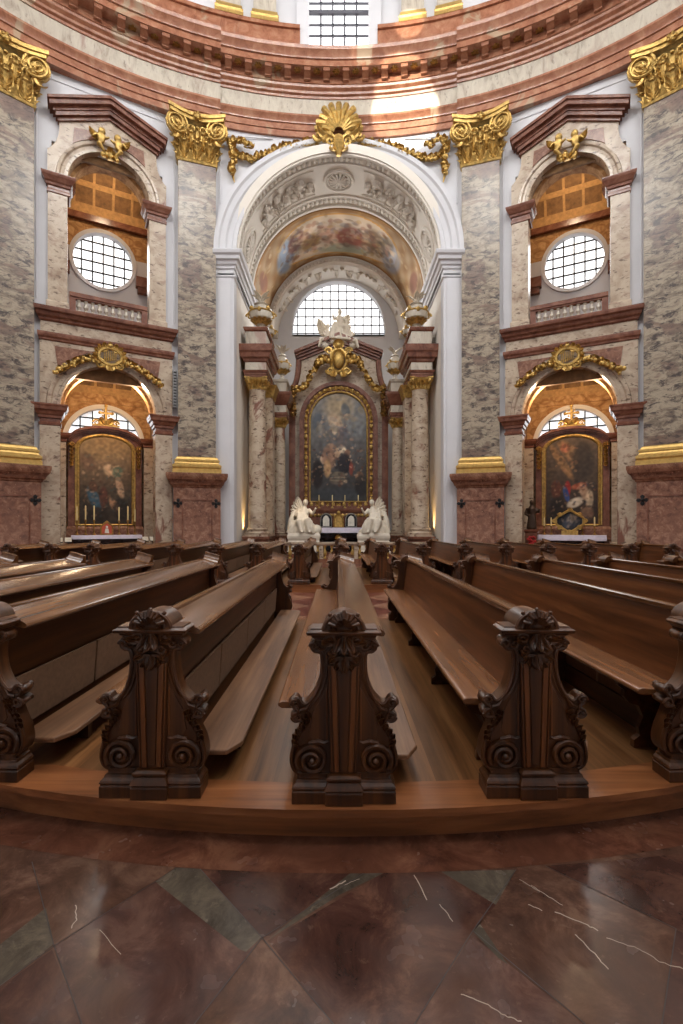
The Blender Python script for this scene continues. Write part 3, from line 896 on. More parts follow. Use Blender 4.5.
m.arc([(RI,.1),(RI,-.12),(RI+.14,-.12),(RI+.18,-.06),(RI+.36,-.08),(RI+.42,-.16),(RI+.6,-.18),(RI+.66,-.26),(RI+.82,-.26),(RI+.86,-.1),(RI+.86,.2)], 0, AC, 0, PI, 72, bend=lambda x: 20+bend0(x)+.06)
m.build('archivolt', M['white'], root, smooth=25)
for s in (-1,1):
    p = MB(); x0,x1 = sorted((s*5.35, s*4.2)); yb = 19.42
    p.box(x0,x1,yb,19.95,0,11.7); p.box(x0-.04,x1+.04,yb-.06,19.95,0,.6)
    p.box(x0+.12,x1-.12,yb-.04,yb+.02,.8,11.5)
    p.build('pier', M['white'], root, smooth=0)
    p = MB()
    x0,x1 = sorted((s*4.97, s*4.2))
    lev = [(11.5,0),(11.54,.06),(11.6,.06),(11.64,.0),(11.86,.0),(11.88,.05),(11.98,.06),(12.02,.12),(12.14,.16),(12.18,.24),(12.3,.26),(12.36,.33),(12.46,.36),(12.5,.36)]
    p.loft(x0,x1,yb,25.3,lev,kl=0 if s < 0 else 1,kr=0 if s > 0 else 1); p.build('impost_cornice', M['white'], root, smooth=14)
# panel lines on the white spandrels
sp = MB()
for s in (-1,1):
    q = [(s*4.9,17.2),(s*2.7,17.42)]
    sp.tube([(x,20+bend0(x)+.03,z) for x,z in q], .025, 5)
    sp.tube([(s*4.75,20+bend0(4.75)+.02,16.9),(s*4.75,20+bend0(4.75)+.02,14.5)], .025, 5)
sp.build('panel_line', M['white'], root)

# chapel shell: side walls, rear wall with lunette, vault bands
for s,nm in ((-1,'wall_chapel_left'),(1,'wall_chapel_right')):
    m = MB(); x0,x1 = sorted((s*4.2,s*4.7)); m.box(x0,x1,19.9,28.8,0,12.7)
    struct(m.build(nm, M['stucco'], smooth=0))
LR, LZ = 2.72, 13.27
m = MB(); nA = 40
prev = None
for i in range(nA+1):
    x = -LR + 2*LR*i/nA
    z = LZ + math.sqrt(max(0, LR*LR-x*x))
    if prev:
        m.add([(prev[0],28.5,prev[1]),(x,28.5,z),(x,28.5,17.2),(prev[0],28.5,17.2)], [(0,1,2,3)])
    prev = (x,z)
m.box(-4.6,-LR,28.5,28.6,0,17.2); m.box(LR,4.6,28.5,28.6,0,17.2); m.box(-LR,LR,28.5,28.6,0,12.8)
struct(m.build('wall_chapel_rear', M['white'], smooth=0, fix=False))
w2 = bpy.data.objects.new('window_2', None); C.objects.link(w2); struct(w2)
P = [(LR*math.cos(PI*i/36), LZ+LR*math.sin(PI*i/36)) for i in range(37)] + [(-LR,12.8),(LR,12.8)]
m = MB(); m.prism(P, 29.0, 29.03); m.build('pane', M['pane'], w2, smooth=0)
m = MB()
m.arc([(LR-.02,28.5),(LR+.1,28.46),(LR+.1,29.1),(LR-.02,29.1)], 0, LZ, 0, PI, 40); m.box(-LR,LR,28.5,29.1,12.7,12.82); m.build('splayed_reveal', M['white'], w2, smooth=30)
m = MB()
for i in range(-5,6):
    x = i*.49; h = math.sqrt(LR*LR-x*x)
    m.box(x-.028,x+.028,28.93,28.98,12.8,LZ+h)
for i in range(6):
    z = 13.05+.5*i; h = math.sqrt(max(0,LR*LR-max(0,z-LZ)**2)); m.box(-h,h,28.93,28.98,z-.028,z+.028)
m.build('glazing_bars', M['muntin'], w2, smooth=0)
# coffered stucco vault
vt = bpy.data.objects.new('ceiling_stucco_vault', None); C.objects.link(vt); struct(vt)
m = MB(); m.arc([(RI,19.55),(RI+.35,19.55),(RI+.35,22.95),(RI,22.95)], 0, AC, 0, PI, 60); m.build('vault_shell', M['stucco'], vt, smooth=30)
m = MB()
for y0,y1,h in ((19.6,19.72,.08),(20.12,20.22,.06),(22.1,22.2,.06),(22.72,22.86,.1)):
    m.arc([(RI-h,y0),(RI+.02,y0),(RI+.02,y1),(RI-h,y1)], 0, AC, 0, PI, 60)
m.build('vault_rib', M['stucco'], vt, smooth=30)
def ring_orn(name, R, y, n, sz, par, mat, cx=0, cz=AC, a0=.05, a1=PI-.05):
    m = MB()
    for i in range(n):
        a = a0+(a1-a0)*(i+.5)/n; d = Vector((math.cos(a),0,math.sin(a)))
        p = Vector((cx+R*d.x, y, cz+R*d.z))
        m.ball(p, (sz[0],sz[1],sz[2]), 8, 5, rot=Matrix.Rotation(-a+PI/2,3,'Y'))
        a2 = a+(a1-a0)/n*.5; d = Vector((math.cos(a2),0,math.sin(a2)))
        m.leaf(Vector((cx+(R+.01)*d.x, y+sz[1], cz+(R+.01)*d.z)), (0,-1,0), (-d.x,0,-d.z), sz[1]*2, sz[0]*.8, .3, .03, n=3)
    return m.build(name, mat, par)
ring_orn('leaf_moulding', RI, 19.92, 56, (.075,.17,.06), vt, M['stucco'])
ring_orn('leaf_moulding', RI, 22.46, 56, (.075,.2,.06), vt, M['stucco'])
def on_vault(a, y, R): return Vector((R*math.cos(a), y, AC+R*math.sin(a)))
def medallion(ac, ry, ra, name):
    m = MB(); R = RI
    n = 32; yc = 21.15
    for k,h in ((1.0,.09),(.78,.05)):
        pts = [on_vault(ac+ra*k*math.cos(2*PI*i/n)/R, yc+ry*k*math.sin(2*PI*i/n), R-.03) for i in range(n)]
        m.tube(pts, h*.75, 6, closed=True)
    for i in range(14):
        t = 2*PI*i/14
        pts = [on_vault(ac+ra*k*math.cos(t)/R, yc+ry*k*math.sin(t), R-.03-.05*(k<.6)) for k in (.12,.4,.66)]
        m.tube(pts, [.03,.05,.06], 5)
    m.ball(on_vault(ac, yc, R-.04), .11, 8, 6)
    return m.build(name, M['stucco'], vt)
medallion(PI/2, .62, .62, 'rosette_medallion')
medallion(.30, .6, .75, 'oval_medallion'); medallion(PI-.30, .6, .75, 'oval_medallion')
rn = random.Random(5)
for s in (-1,1):
    m = MB(); R = RI
    for fr in (0,1):
        y = 20.42 if fr == 0 else 21.88
        m.tube([on_vault(PI/2+s*(.26+.72*i/16), y, R-.01) for i in range(17)], .035, 5)
    for i in range(26):
        a = PI/2+s*(.30+.66*(i+.5)/26); y = 21.15+.36*math.sin(i*1.1)
        p = on_vault(a, y, R-.03); inward = Vector((-math.cos(a),0,-math.sin(a))); tang = Vector((-math.sin(a),0,math.cos(a)))*s
        d = (tang*rn.uniform(-.5,1)+Vector((0,math.cos(i*1.1),0))).normalized()
        m.leaf(p, d, inward, .34, .2, .5, .05, n=4)
        m.ball(p+inward*.05, (.09,.09,.09) if i % 4 else (.16,.16,.16), 7, 5)
        if i % 5 == 2: m.spiral(p+inward*.03, .2, 1.5, tang, Vector((0,1,0)), .045)
    m.build('scrollwork_relief', M['stucco'], vt)

# paint helpers
def mixc(a, b, t): return [a[i]*(1-t)+b[i]*t for i in range(3)]
def painter(base, blobs, seed, specks, asp=1.0):
    """base(u,v)->rgb, blobs [(u,v,ru,rv,rot,rgb,alpha)], plus many small dabs inside zones"""
    rnd = random.Random(seed); L = [(a,b*asp,c,d*asp,e,f_,g_) for a,b,c,d,e,f_,g_ in blobs]
    for (u0,u1,v0,v1,n,size,pal,al) in specks:
        for _ in range(n):
            L.append((rnd.uniform(u0,u1), rnd.uniform(v0,v1)*asp, size*rnd.uniform(.5,1.3), size*rnd.uniform(.35,.9), rnd.uniform(0,PI), rnd.choice(pal), al*rnd.uniform(.5,1)))
    def f(u, v):
        c = list(base(u,v)); v = v*asp
        for (bu,bv,ru,rv_,ro,col,al) in L:
            du, dv = u-bu, v-bv
            if abs(du) > 2*max(ru,rv_) or abs(dv) > 2*max(ru,rv_): continue
            cx, sx_ = math.cos(ro), math.sin(ro)
            a = (du*cx+dv*sx_)/ru; b_ = (-du*sx_+dv*cx)/rv_
            q = a*a+b_*b_
            if q < 2.2:
                k = al*max(0,min(1,(1.5-q)*1.3)); c = mixc(c, col, k)
        w = 1+.22*mnoise.noise(Vector((u*7,v*7,seed)))
        return [max(0,min(1,x*w)) for x in c]
    return f
def canvas(name, parent, hw, z0, zs, rise, y, fn, nx=70, nz=120, th=.03):
    """arched picture, painted per vertex; u in [-1,1] across, v in [0,1] up"""
    me = bpy.data.meshes.new(name); vs = []; fs = []; cols = []
    top = zs+rise
    for j in range(nz+1):
        z = z0+(top-z0)*j/nz
        w = hw if z <= zs else hw*math.sqrt(max(.0004, 1-((z-zs)/rise)**2))
        for i in range(nx+1):
            s = -1+2*i/nx; vs.append((s*w, y, z))
            c = fn(s*w/hw, (z-z0)/(top-z0)); l = lin(c[0]*255,c[1]*255,c[2]*255); cols += [l[0],l[1],l[2],1]
    for j in range(nz):
        for i in range(nx): a = j*(nx+1)+i; fs.append((a,a+1,a+nx+2,a+nx+1))
    # backing for real thickness
    n0 = len(vs)
    out = [(-hw,z0),(hw,z0)] + [(hw*math.cos(PI*k/16), zs+rise*math.sin(PI*k/16)) for k in range(17)]
    vs += [(x,y+.002,z) for x,z in out] + [(x,y+th,z) for x,z in out]; k = len(out)
    fs += [tuple(n0+k+i for i in range(k))] + [(n0+i,n0+(i+1)%k,n0+k+(i+1)%k,n0+k+i) for i in range(k)]
    cols += [.05,.04,.03,1]*(2*k)
    me.from_pydata(vs, [], fs); at = me.color_attributes.new('Col','FLOAT_COLOR','POINT'); at.data.foreach_set('color', cols)
    me.materials.append(M['paint']); me.polygons.foreach_set('use_smooth', [True]*len(me.polygons)); me.update()
    o = bpy.data.objects.new(name, me); C.objects.link(o); o.parent = parent; return o
R_ = lambda r,g,b: (r/255,g/255,b/255)

# fresco on the inner vault
def fresco():
    def base(u, v):                         # u: -1..1 along the arch (angle), v: 0 front .. 1 rear
        e = (abs(u)/.55)**2.6 + (abs(v-.5)/.40)**2.6
        if e < 1:
            k = min(1,(1-e)*1.5); return mixc(R_(196,176,150), R_(206,190,168), k)
        if e < 1.16: return R_(188,142,78)
        if v < .06 or v > .95: return R_(150,110,64)
        w = math.sin(u*40)*math.cos(v*14)
        return mixc(R_(172,146,112), R_(140,104,66), .5+.5*w)
    bl = [(-.5,.55,.10,.3,.2,R_(122,142,170),.8),(.5,.6,.10,.28,0,R_(140,146,164),.7),(0,.3,.3,.12,0,R_(214,196,176),.8),
          (-.38,.4,.07,.2,.3,R_(104,70,62),.9),(-.25,.55,.08,.16,.5,R_(158,120,70),.7),(.1,.55,.12,.2,.2,R_(150,84,72),.85),(.3,.5,.09,.24,.1,R_(132,104,78),.8),(.05,.8,.2,.1,0,R_(128,140,120),.6),(.42,.45,.07,.2,.2,R_(92,80,66),.7),(-.1,.5,.06,.2,-.3,R_(190,150,130),.8),
          (-.82,.4,.06,.2,0,R_(124,78,60),.8),(.82,.4,.06,.2,0,R_(124,78,60),.8)]
    f = painter(base, bl, 11, [(-.5,.5,.2,.8,260,.03,[R_(208,180,150),R_(124,88,72),R_(168,118,96),R_(136,134,138),R_(214,194,170),R_(116,100,84)],.5),(-1,1,.05,.95,160,.025,[R_(186,152,96),R_(122,88,56),R_(200,176,140)],.5)], .63)
    nx, ny = 240, 80; me = bpy.data.meshes.new('painted_fresco'); vs = []; fs = []; cols = []
    for j in range(ny+1):
        v = j/ny
        for i in range(nx+1):
            u = -1+2*i/nx; a = PI/2 - u*(PI/2-.06); R = 4.06-.12*v
            vs.append((R*math.cos(a), 22.97+3.83*v, AC+R*math.sin(a))); c = f(u,v); l = lin(*[x*255 for x in c]); cols += [l[0],l[1],l[2],1]
    n0 = len(vs)
    for j in range(ny):
        for i in range(nx): q = j*(nx+1)+i; fs.append((q,q+1,q+nx+2,q+nx+1))
    me.from_pydata(vs,[],fs); at = me.color_attributes.new('Col','FLOAT_COLOR','POINT'); at.data.foreach_set('color', cols)
    me.materials.append(M['fresco']); me.polygons.foreach_set('use_smooth',[True]*len(me.polygons)); me.update()
    o = bpy.data.objects.new('painted_fresco', me); C.objects.link(o)
    q = o.modifiers.new('t','SOLIDIFY'); q.thickness = .1; q.offset = 1
    return tag(o, 'painted ceiling fresco of clouds and figures on the vault above the high altar', 'fresco')
FR = fresco()
# rear arch band with ornament
rb = bpy.data.objects.new('trim_3', None); C.objects.link(rb); struct(rb)
m = MB(); m.arc([(3.55,26.95),(3.55,28.5),(4.2,28.5),(4.2,26.95),(3.95,26.9),(3.9,26.82),(3.64,26.82),(3.6,26.9)], 0, AC, 0, PI, 60)
m.build('rear_arch', M['stucco'], rb, smooth=25)
ring_orn('leaf_moulding', 3.77, 26.8, 54, (.07,.06,.09), rb, M['stucco'])
m = MB()
for i in range(30):
    a = .3+(PI-.6)*(i+.5)/30
    m.leaf((3.53*math.cos(a),27.5,AC+3.53*math.sin(a)), (rn.uniform(-.4,.4),rn.choice((-1,1)),0), (-math.cos(a),0,-math.sin(a)), .45, .22, .4, .05, n=4)
m.build('soffit_relief', M['stucco'], rb)

# gilded shell and garlands over the arch
g = thing('gilded_garland', 'gilded shell with flower festoons hanging over the crown of the great white arch', 'ornament', (0,19.85,0))
m = MB()
for i in range(11):
    a = math.radians(8+164*i/10); d = Vector((math.cos(a),0,math.sin(a))); o = Vector((0,-.2,17.55)); L = 1.12 if 2 < i < 8 else .95
    m.tube([o+d*.2, o+d*L*.6+Vector((0,-.14,0)), o+d*L], [.06,.11,.13], 7)
m.tube([(0,-.2,17.3),(0,-.32,16.9),(0,-.25,16.55)], [.2,.24,.1], 8)
for s in (-1,1):
    m.spiral((s*.35,-.25,17.15), .27, 1.6, (s,0,0),(0,0,1), .09); m.leaf((s*.15,-.25,17.0),(s*.3,-.1,-1),(0,-1,0),.5,.3,.5,.06)
    m.leaf((s*.3,-.25,17.3),(s*1,0,.4),(0,-1,0),.7,.4,.5,.06); m.spiral((s*.8,-.2,17.4), .22, 1.5, (s,0,0),(0,0,1), .07, dirn=-1)
m.build('shell', M['gold'], g)
for s in (-1,1):
    m = MB(); pts = []
    for i in range(30):
        t = i/29; x = s*(.9+3.25*t); z = 17.3-.1*t-1.25*t**1.8 + (.55*max(0,(t-.78)/.22)**1.4)
        pts.append((x, bend0(x)+.1, z))
    gild_leafwork(m, pts, .19, rn); m.tube(pts, .06, 6)
    m.build('festoon', M['gold'], g)
    m = MB(); x = s*4.22
    q = [(x+s*.04*math.sin(i*1.3), bend0(x)+.05, 16.95-.2*i) for i in range(9)]
    gild_leafwork(m, q[:7], .22, rn); m.tube(q, [.07]*7+[.05,.02], 6)
    for k in range(6): gild_leafwork(m, [(x-s*.16*k+s*.1, bend0(x)+.05, 16.9+.13*math.sin(k))], .2, rn)
    m.build('hanging_drop', M['gold'], g)

# ------------------------------------------------------------------ side bays (two storeys of marble portal each)
RB = math.radians(28.82)
UX, UY = .87611, .48211
def bay_origin(s):
    ox, oy = -8.3054 - .1*UX, 17.8103 - .1*UY
    return (ox if s < 0 else -ox, oy, 0), (RB if s < 0 else -RB)
def arcpts(R, cz, n=28, a0=0, a1=PI): return [(R*math.cos(a0+(a1-a0)*i/n), cz+R*math.sin(a0+(a1-a0)*i/n)) for i in range(n+1)]
def chevron(mb, e0, z_end, z_ap, t, y0, y1):
    mb.prism([(-e0,z_end),(0,z_ap),(e0,z_end),(e0,z_end+t),(0,z_ap+t),(-e0,z_end+t)], y0, y1)

for s in (-1, 1):
    sd = 'left' if s < 0 else 'right'
    loc, rz = bay_origin(s)
    # ---- plaster shell of the bay
    sh = bpy.data.objects.new(f'wall_bay_{sd}', None); C.objects.link(sh); struct(sh); sh.location = loc; sh.rotation_euler = (0,0,rz)
    m = MB()
    m.box(-2.75,-1.85,.14,.5,0,17.62); m.box(1.85,2.75,.14,.5,0,17.62); m.box(-1.85,1.85,.14,.5,15.1,17.62); m.box(-1.85,1.85,.14,.5,7.5,9.0)
    m.build('plaster_wall', M['white'], sh, smooth=0)
    m = MB()
    for q in ([(-1.95,17.25),(1.95,17.25)],[(-2.3,16.85),(-2.3,9.5)],[(2.3,16.85),(2.3,9.5)]):
        m.tube([(x,.13,z) for x,z in q], .025, 5)
    for k in (-1,1): m.tube([(k*(2.3-.35*math.sin(PI/2*i/6)),.13,17.25-.4*(math.cos(PI/2*(1-i/6)) if False else 1-i/6)) for i in range(7)], .025, 5)
    m.build('panel_line', M['white'], sh)
    m = MB()                                             # niche behind the lower arch
    m.box(-1.95,-1.8,.4,3.1,0,7.0); m.box(1.8,1.95,.4,3.1,0,7.0)
    m.prism_x([(.4,6.9)]+[(1.75-1.35*math.cos(PI*i/20), 7.0+1.5*math.sin(PI*i/20)) for i in range(21)]+[(3.1,6.9),(3.25,6.9)]+[(1.75+1.5*math.cos(PI*i/20), 7.0+1.65*math.sin(PI*i/20)) for i in range(21)]+[(.25,6.9)], -1.95, 1.95)
    m.prism_x([(.3,7.0)]+[(1.75-1.45*math.cos(PI*i/20), 7.0+1.6*math.sin(PI*i/20)) for i in range(21)], -1.95, -1.8)
    m.prism_x([(.3,7.0)]+[(1.75-1.45*math.cos(PI*i/20), 7.0+1.6*math.sin(PI*i/20)) for i in range(21)], 1.8, 1.95)
    m.build('altar_niche_vault', M['ochrevault'], sh, smooth=25)
    def vault_bands(name, y0, R, Rz, zc, hw, pad):
        b = MB()
        for d0, d1 in ((4,16),(34,40),(62,68),(90,96)):
            for q in range(2):
                A_ = [math.radians(d0+(d1-d0)*i/4) for i in range(5)]
                if q: A_ = [PI-a for a in reversed(A_)]
                P = [(y0+R*math.cos(a), zc+Rz*math.sin(a)) for a in A_] + [(y0+(R-pad)*math.cos(a), zc+(Rz-pad)*math.sin(a)) for a in reversed(A_)]
                b.prism_x(P, -hw, hw)
        for x in [-hw+2*hw*k/5 for k in range(1,5)]:
            A_ = [math.radians(6+168*i/30) for i in range(31)]
            P = [(y0+R*math.cos(a), zc+Rz*math.sin(a)) for a in A_] + [(y0+(R-pad*.7)*math.cos(a), zc+(Rz-pad*.7)*math.sin(a)) for a in reversed(A_)]
            b.prism_x(P, x-.05, x+.05)
        b.build(name, M['ochreband'], sh, smooth=25)
    vault_bands('niche_painted_bands', 1.75, 1.36, 1.51, 7.0, 1.8, .04)
    vault_bands('gallery_painted_bands', 2.2, 1.86, 2.11, 14.9, 1.9, .04)
    lw = MB(); R = 1.42; cz = 5.1; pv = None
    for i in range(25):
        x = -R+2*R*i/24; z = cz+math.sqrt(max(0,R*R-x*x))
        if pv: lw.add([(pv[0],3.05,pv[1]),(x,3.05,z),(x,3.05,7.1),(pv[0],3.05,7.1)], [(0,1,2,3)])
        pv = (x,z)
    lw.box(-1.95,-R,3.05,3.2,0,7.1); lw.box(R,1.95,3.05,3.2,0,7.1); lw.box(-R,R,3.05,3.2,0,cz-.1)
    lw.build('altar_niche_rear', M['ochre'], sh, smooth=0, fix=False)
    m = MB(); m.box(-1.8,1.8,2.98,3.06,6.72,6.95); m.box(-1.8,-1.7,.6,3.0,6.72,6.95); m.box(1.7,1.8,.6,3.0,6.72,6.95)
    m.build('niche_cornice', M['ochre'], sh, smooth=0)
    m = MB()                                             # gallery room behind the upper arch
    m.box(-2.05,-1.9,.4,4.1,9.0,15.0); m.box(1.9,2.05,.4,4.1,9.0,15.0); m.box(-2.0,2.0,.3,4.2,8.9,9.08)
    m.prism_x([(.3,14.8)]+[(2.2-1.85*math.cos(PI*i/20), 14.9+2.1*math.sin(PI*i/20)) for i in range(21)]+[(4.1,14.8),(4.2,14.8)]+[(2.2+2.0*math.cos(PI*i/20), 14.9+2.25*math.sin(PI*i/20)) for i in range(21)]+[(.2,14.8)], -2.05, 2.05)
    for x0,x1 in ((-2.05,-1.9),(1.9,2.05)):
        m.prism_x([(.25,14.9)]+[(2.2-1.95*math.cos(PI*i/20), 14.9+2.2*math.sin(PI*i/20)) for i in range(21)], x0, x1)
    m.build('gallery_vault', M['ochrevault'], sh, smooth=25)
    # rear gallery wall with round window hole
    R = 1.22; cz = 13.2
    for nm, mat, zlo, zhi in (('gallery_rear_plaster', M['white'], 9.0, cz+.35), ('gallery_rear_painted', M['ochre'], cz+.35, 15.0)):
        m = MB(); xs = sorted(set([-1.95,1.95,-R,R]+[-R+2*R*i/24 for i in range(25)]))
        for a, b2 in zip(xs, xs[1:]):
            ha = math.sqrt(max(0,R*R-a*a)) if abs(a) <= R else 0; hb = math.sqrt(max(0,R*R-b2*b2)) if abs(b2) <= R else 0
            cl = lambda z: min(max(z,zlo),zhi)
            if abs(a+b2)/2 >= R: m.add([(a,4.0,zlo),(b2,4.0,zlo),(b2,4.0,zhi),(a,4.0,zhi)],[(0,1,2,3)]); continue
            if zlo < cz: m.add([(a,4.0,zlo),(b2,4.0,zlo),(b2,4.0,cl(cz-hb)),(a,4.0,cl(cz-ha))],[(0,1,2,3)])
            m.add([(a,4.0,cl(cz+ha)),(b2,4.0,cl(cz+hb)),(b2,4.0,zhi),(a,4.0,zhi)],[(0,1,2,3)])
        m.build(nm, mat, sh, smooth=0, fix=False)
    m = MB(); m.box(-1.9,1.9,3.8,4.02,14.72,14.98); m.box(-1.92,-1.75,.6,4.0,14.72,14.98); m.box(1.75,1.92,.6,4.0,14.72,14.98)
    for k in (-1,1):
        m.box(min(k*1.3,k*1.9),max(k*1.3,k*1.9),3.7,4.02,12.3,12.75); m.box(min(k*1.38,k*1.9),max(k*1.38,k*1.9),3.76,4.02,12.05,12.3)
    m.build('gallery_cornice', M['red'], sh, smooth=0)
    # windows
    wn = bpy.data.objects.new('window_3' if s < 0 else 'window_4', None); C.objects.link(wn); struct(wn); wn.location = loc; wn.rotation_euler = (0,0,rz)
    m = MB(); m.prism([(R*math.cos(2*PI*i/40), cz+R*math.sin(2*PI*i/40)) for i in range(40)], 4.32, 4.35); m.build('pane', M['pane'], wn, smooth=0)
    m = MB(); m.arc([(R-.03,3.96),(R+.12,3.93),(R+.12,4.4),(R-.03,4.4)], 0, cz, 0, 2*PI, 48); m.build('round_reveal', M['white'], wn, smooth=30)
    m = MB()
    for i in range(-2,3):
        x = i*.43; h = math.sqrt(R*R-x*x); m.box(x-.028,x+.028,4.26,4.31,cz-h,cz+h); m.box(-h,h,4.26,4.31,cz+x-.028,cz+x+.028)
    m.build('glazing_bars', M['iron'], wn, smooth=0)
    wn = bpy.data.objects.new('window_5' if s < 0 else 'window_6', None); C.objects.link(wn); struct(wn); wn.location = loc; wn.rotation_euler = (0,0,rz)
    R = 1.42; cz = 5.1
    m = MB(); m.prism(arcpts(R,cz,30)+[(-R,cz-.1),(R,cz-.1)], 3.35, 3.38); m.build('pane', M['panelow'], wn, smooth=0)
    m = MB(); m.arc([(R-.03,3.0),(R+.14,2.95),(R+.14,3.42),(R-.03,3.42)], 0, cz, 0, PI, 40); m.build('arched_reveal', M['stucco'], wn, smooth=30)
    m = MB()
    for i in range(-2,3):
        x = i*.46; h = math.sqrt(R*R-x*x); m.box(x-.025,x+.025,3.28,3.34,cz-.1,cz+h)
    for z in (5.4,5.75,6.12): h = math.sqrt(R*R-(z-cz)**2); m.box(-h,h,3.28,3.34,z-.025,z+.025)
    m.build('glazing_bars', M['iron'], wn, smooth=0)

    # ---- lower portal
    lp = thing('marble_portal', f'cream marble arch with red imposts framing the {sd} side altar, lower storey', 'portal', loc, rz, 'lower marble portals')
    for k in (-1,1):
        x0,x1 = sorted((k*1.58,k*2.2)); m = MB(); m.loft(x0,x1,0,.62,[(0,.08),(.5,.08),(.56,.04),(.62,0),(5.1,0)])
        p = m.build('pier', M['cream'], lp, smooth=14)
        m = MB(); m.loft(x0,x1,0,.62,[(5.08,0),(5.1,.03),(5.16,.04),(5.2,.0),(5.32,.0),(5.34,.05),(5.42,.06),(5.46,.1),(5.56,.14),(5.6,.2),(5.7,.22),(5.76,.25),(5.8,.25)])
        m.build('impost', M['red'], lp, smooth=14)
    m = MB(); Rr = 1.58; Z = 5.8
    m.prism([(-2.2,Z),(-Rr,Z)] + list(reversed(arcpts(Rr,Z)))[1:-1] + [(Rr,Z),(2.2,Z),(2.2,8.05),(-2.2,8.05)], .0, .5)
    m.build('arch_wall', M['cream'], lp, smooth=0)
    m = MB(); m.arc([(Rr,.55),(Rr,-.06),(Rr+.1,-.06),(Rr+.12,-.02),(Rr+.26,-.04),(Rr+.3,-.1),(Rr+.4,-.12),(Rr+.44,0),(Rr+.44,.3)], 0, Z, 0, PI, 44)
    m.build('archivolt', M['cream'], lp, smooth=25)
    m = MB(); m.arc([(Rr-.1,.5),(Rr,.45),(Rr+.1,.9),(Rr-.1,.9)], 0, Z, 0, PI, 40); m.build('soffit_band', M['ochre'], lp, smooth=25)
    for k in (-1,1):
        m = MB(); q = [(k*(Rr+.52)*math.cos(a), Z+(Rr+.52)*math.sin(a)) for a in [math.radians(38+42*i/8) for i in range(9)]]
        P = [(k*1.72,7.82)] + q if False else q + [(k*.45,7.86),(k*1.75,7.86)]
        m.prism(P if k > 0 else P[::-1], -.03, .02); m.build('spandrel_panel', M['redbase'], lp, smooth=0)
    m = MB(); m.loft(-2.2,2.2,0,.5,[(8.02,0),(8.05,.05),(8.1,.06),(8.16,.1),(8.24,.12),(8.3,.12),(8.32,.0)], kx=.6); m.build('string_course', M['red'], lp, smooth=14)
    m = MB(); m.box(-2.18,2.18,.02,.5,8.3,8.72); m.build('frieze', M['cream'], lp, smooth=0)
    m = MB(); m.loft(-2.2,2.2,0,.6,[(8.7,0),(8.74,.06),(8.8,.08),(8.86,.16),(8.96,.2),(9.0,.28),(9.08,.3),(9.13,.3),(9.148,.2)], kx=.55); m.build('cornice', M['red'], lp, smooth=14)

    # ---- upper portal
    up = thing('gallery_portal', f'cream marble gallery arch under a red gable in the {sd} bay, upper storey', 'portal', loc, rz, 'upper gallery portals')
    for k in (-1,1):
        x0,x1 = sorted((k*1.36,k*1.96)); m = MB(); m.loft(x0,x1,0,.6,[(9.15,.05),(9.4,.05),(9.46,0),(13.22,0)]); m.build('pier', M['cream'], up, smooth=14)
        x0,x1 = sorted((k*1.3,k*1.96)); m = MB(); m.loft(x0,x1,0,.62,[(13.2,0),(13.22,.03),(13.3,.03),(13.34,0),(13.44,.0),(13.46,.05),(13.54,.06),(13.58,.1),(13.66,.14),(13.72,.18),(13.8,.2),(13.82,.2)]); m.build('impost', M['red'], up, smooth=14)
    m = MB(); Rr = 1.36; Z = 13.8
    cv = [(1.97-.36*math.sin(PI/2*i/8)**1.5, 14.7+.85*(1-math.cos(PI/2*i/8))) for i in range(9)]
    P = [(-1.97,Z),(-Rr,Z)] + list(reversed(arcpts(Rr,Z)))[1:-1] + [(Rr,Z),(1.97,Z)] + cv + [(1.62,15.85),(0,16.5),(-1.62,15.85)] + [(-x,z) for x,z in reversed(cv)]
    m.prism(P, 0, .5); m.build('arch_wall', M['cream'], up, smooth=0)
    m = MB(); m.arc([(Rr,.55),(Rr,-.06),(Rr+.1,-.06),(Rr+.12,-.02),(Rr+.22,-.03),(Rr+.26,-.09),(Rr+.34,-.1),(Rr+.38,0),(Rr+.38,.3)], 0, Z, 0, PI, 44); m.build('archivolt', M['cream'], up, smooth=25)
    m = MB(); m.arc([(Rr-.1,.5),(Rr,.45),(Rr+.1,1.0),(Rr-.1,1.0)], 0, Z, 0, PI, 40); m.build('soffit_band', M['ochre'], up, smooth=25)
    for k in (-1,1):
        m = MB(); q = [(k*(Rr+.44)*math.cos(a), Z+(Rr+.44)*math.sin(a)) for a in [math.radians(48+34*i/8) for i in range(9)]]
        P = q + [(k*.28,15.86),(k*1.15,15.72)]
        m.prism(P if k > 0 else P[::-1], -.03, .02); m.build('spandrel_panel', M['redbase'], up, smooth=0)
    m = MB()
    for e,t,y0,dz in ((1.66,.14,-.08,.0),(1.72,.16,-.18,.12),(1.8,.14,-.22,.26),(1.9,.18,-.36,.38),(1.96,.1,-.42,.54)):
        chevron(m, e, 15.72+dz-(e-1.66)*.33, 16.4+dz, t, y0, .5)
    m.build('gable_cornice', M['red'], up, smooth=0)
    # ---- balustrade
    bl = thing('balustrade', f'small marble balustrade below the round window of the {sd} gallery', 'balustrade', (loc[0],loc[1],0), rz, 'gallery balustrades')
    m = MB(); m.box(-1.3,1.3,.06,.34,9.76,9.92); m.box(-1.3,1.3,.1,.3,9.7,9.76); m.build('top_rail', M['red'], bl, smooth=0, bevel=.015)
    m = MB(); m.box(-1.3,1.3,.06,.34,9.15,9.27); m.build('base_rail', M['red'], bl, smooth=0)
    for k in (-1,1):
        m = MB(); x0,x1 = sorted((k*1.3,k*1.1)); m.box(x0,x1,.08,.32,9.27,9.7); m.build('end_post', M['red'], bl, smooth=0)
    m = MB(); m.lathe([(.05,0),(.07,.01),(.07,.05),(.04,.08),(.05,.12),(.085,.18),(.08,.22),(.045,.3),(.04,.35),(.06,.38),(.065,.43)], seg=10)
    p0 = None
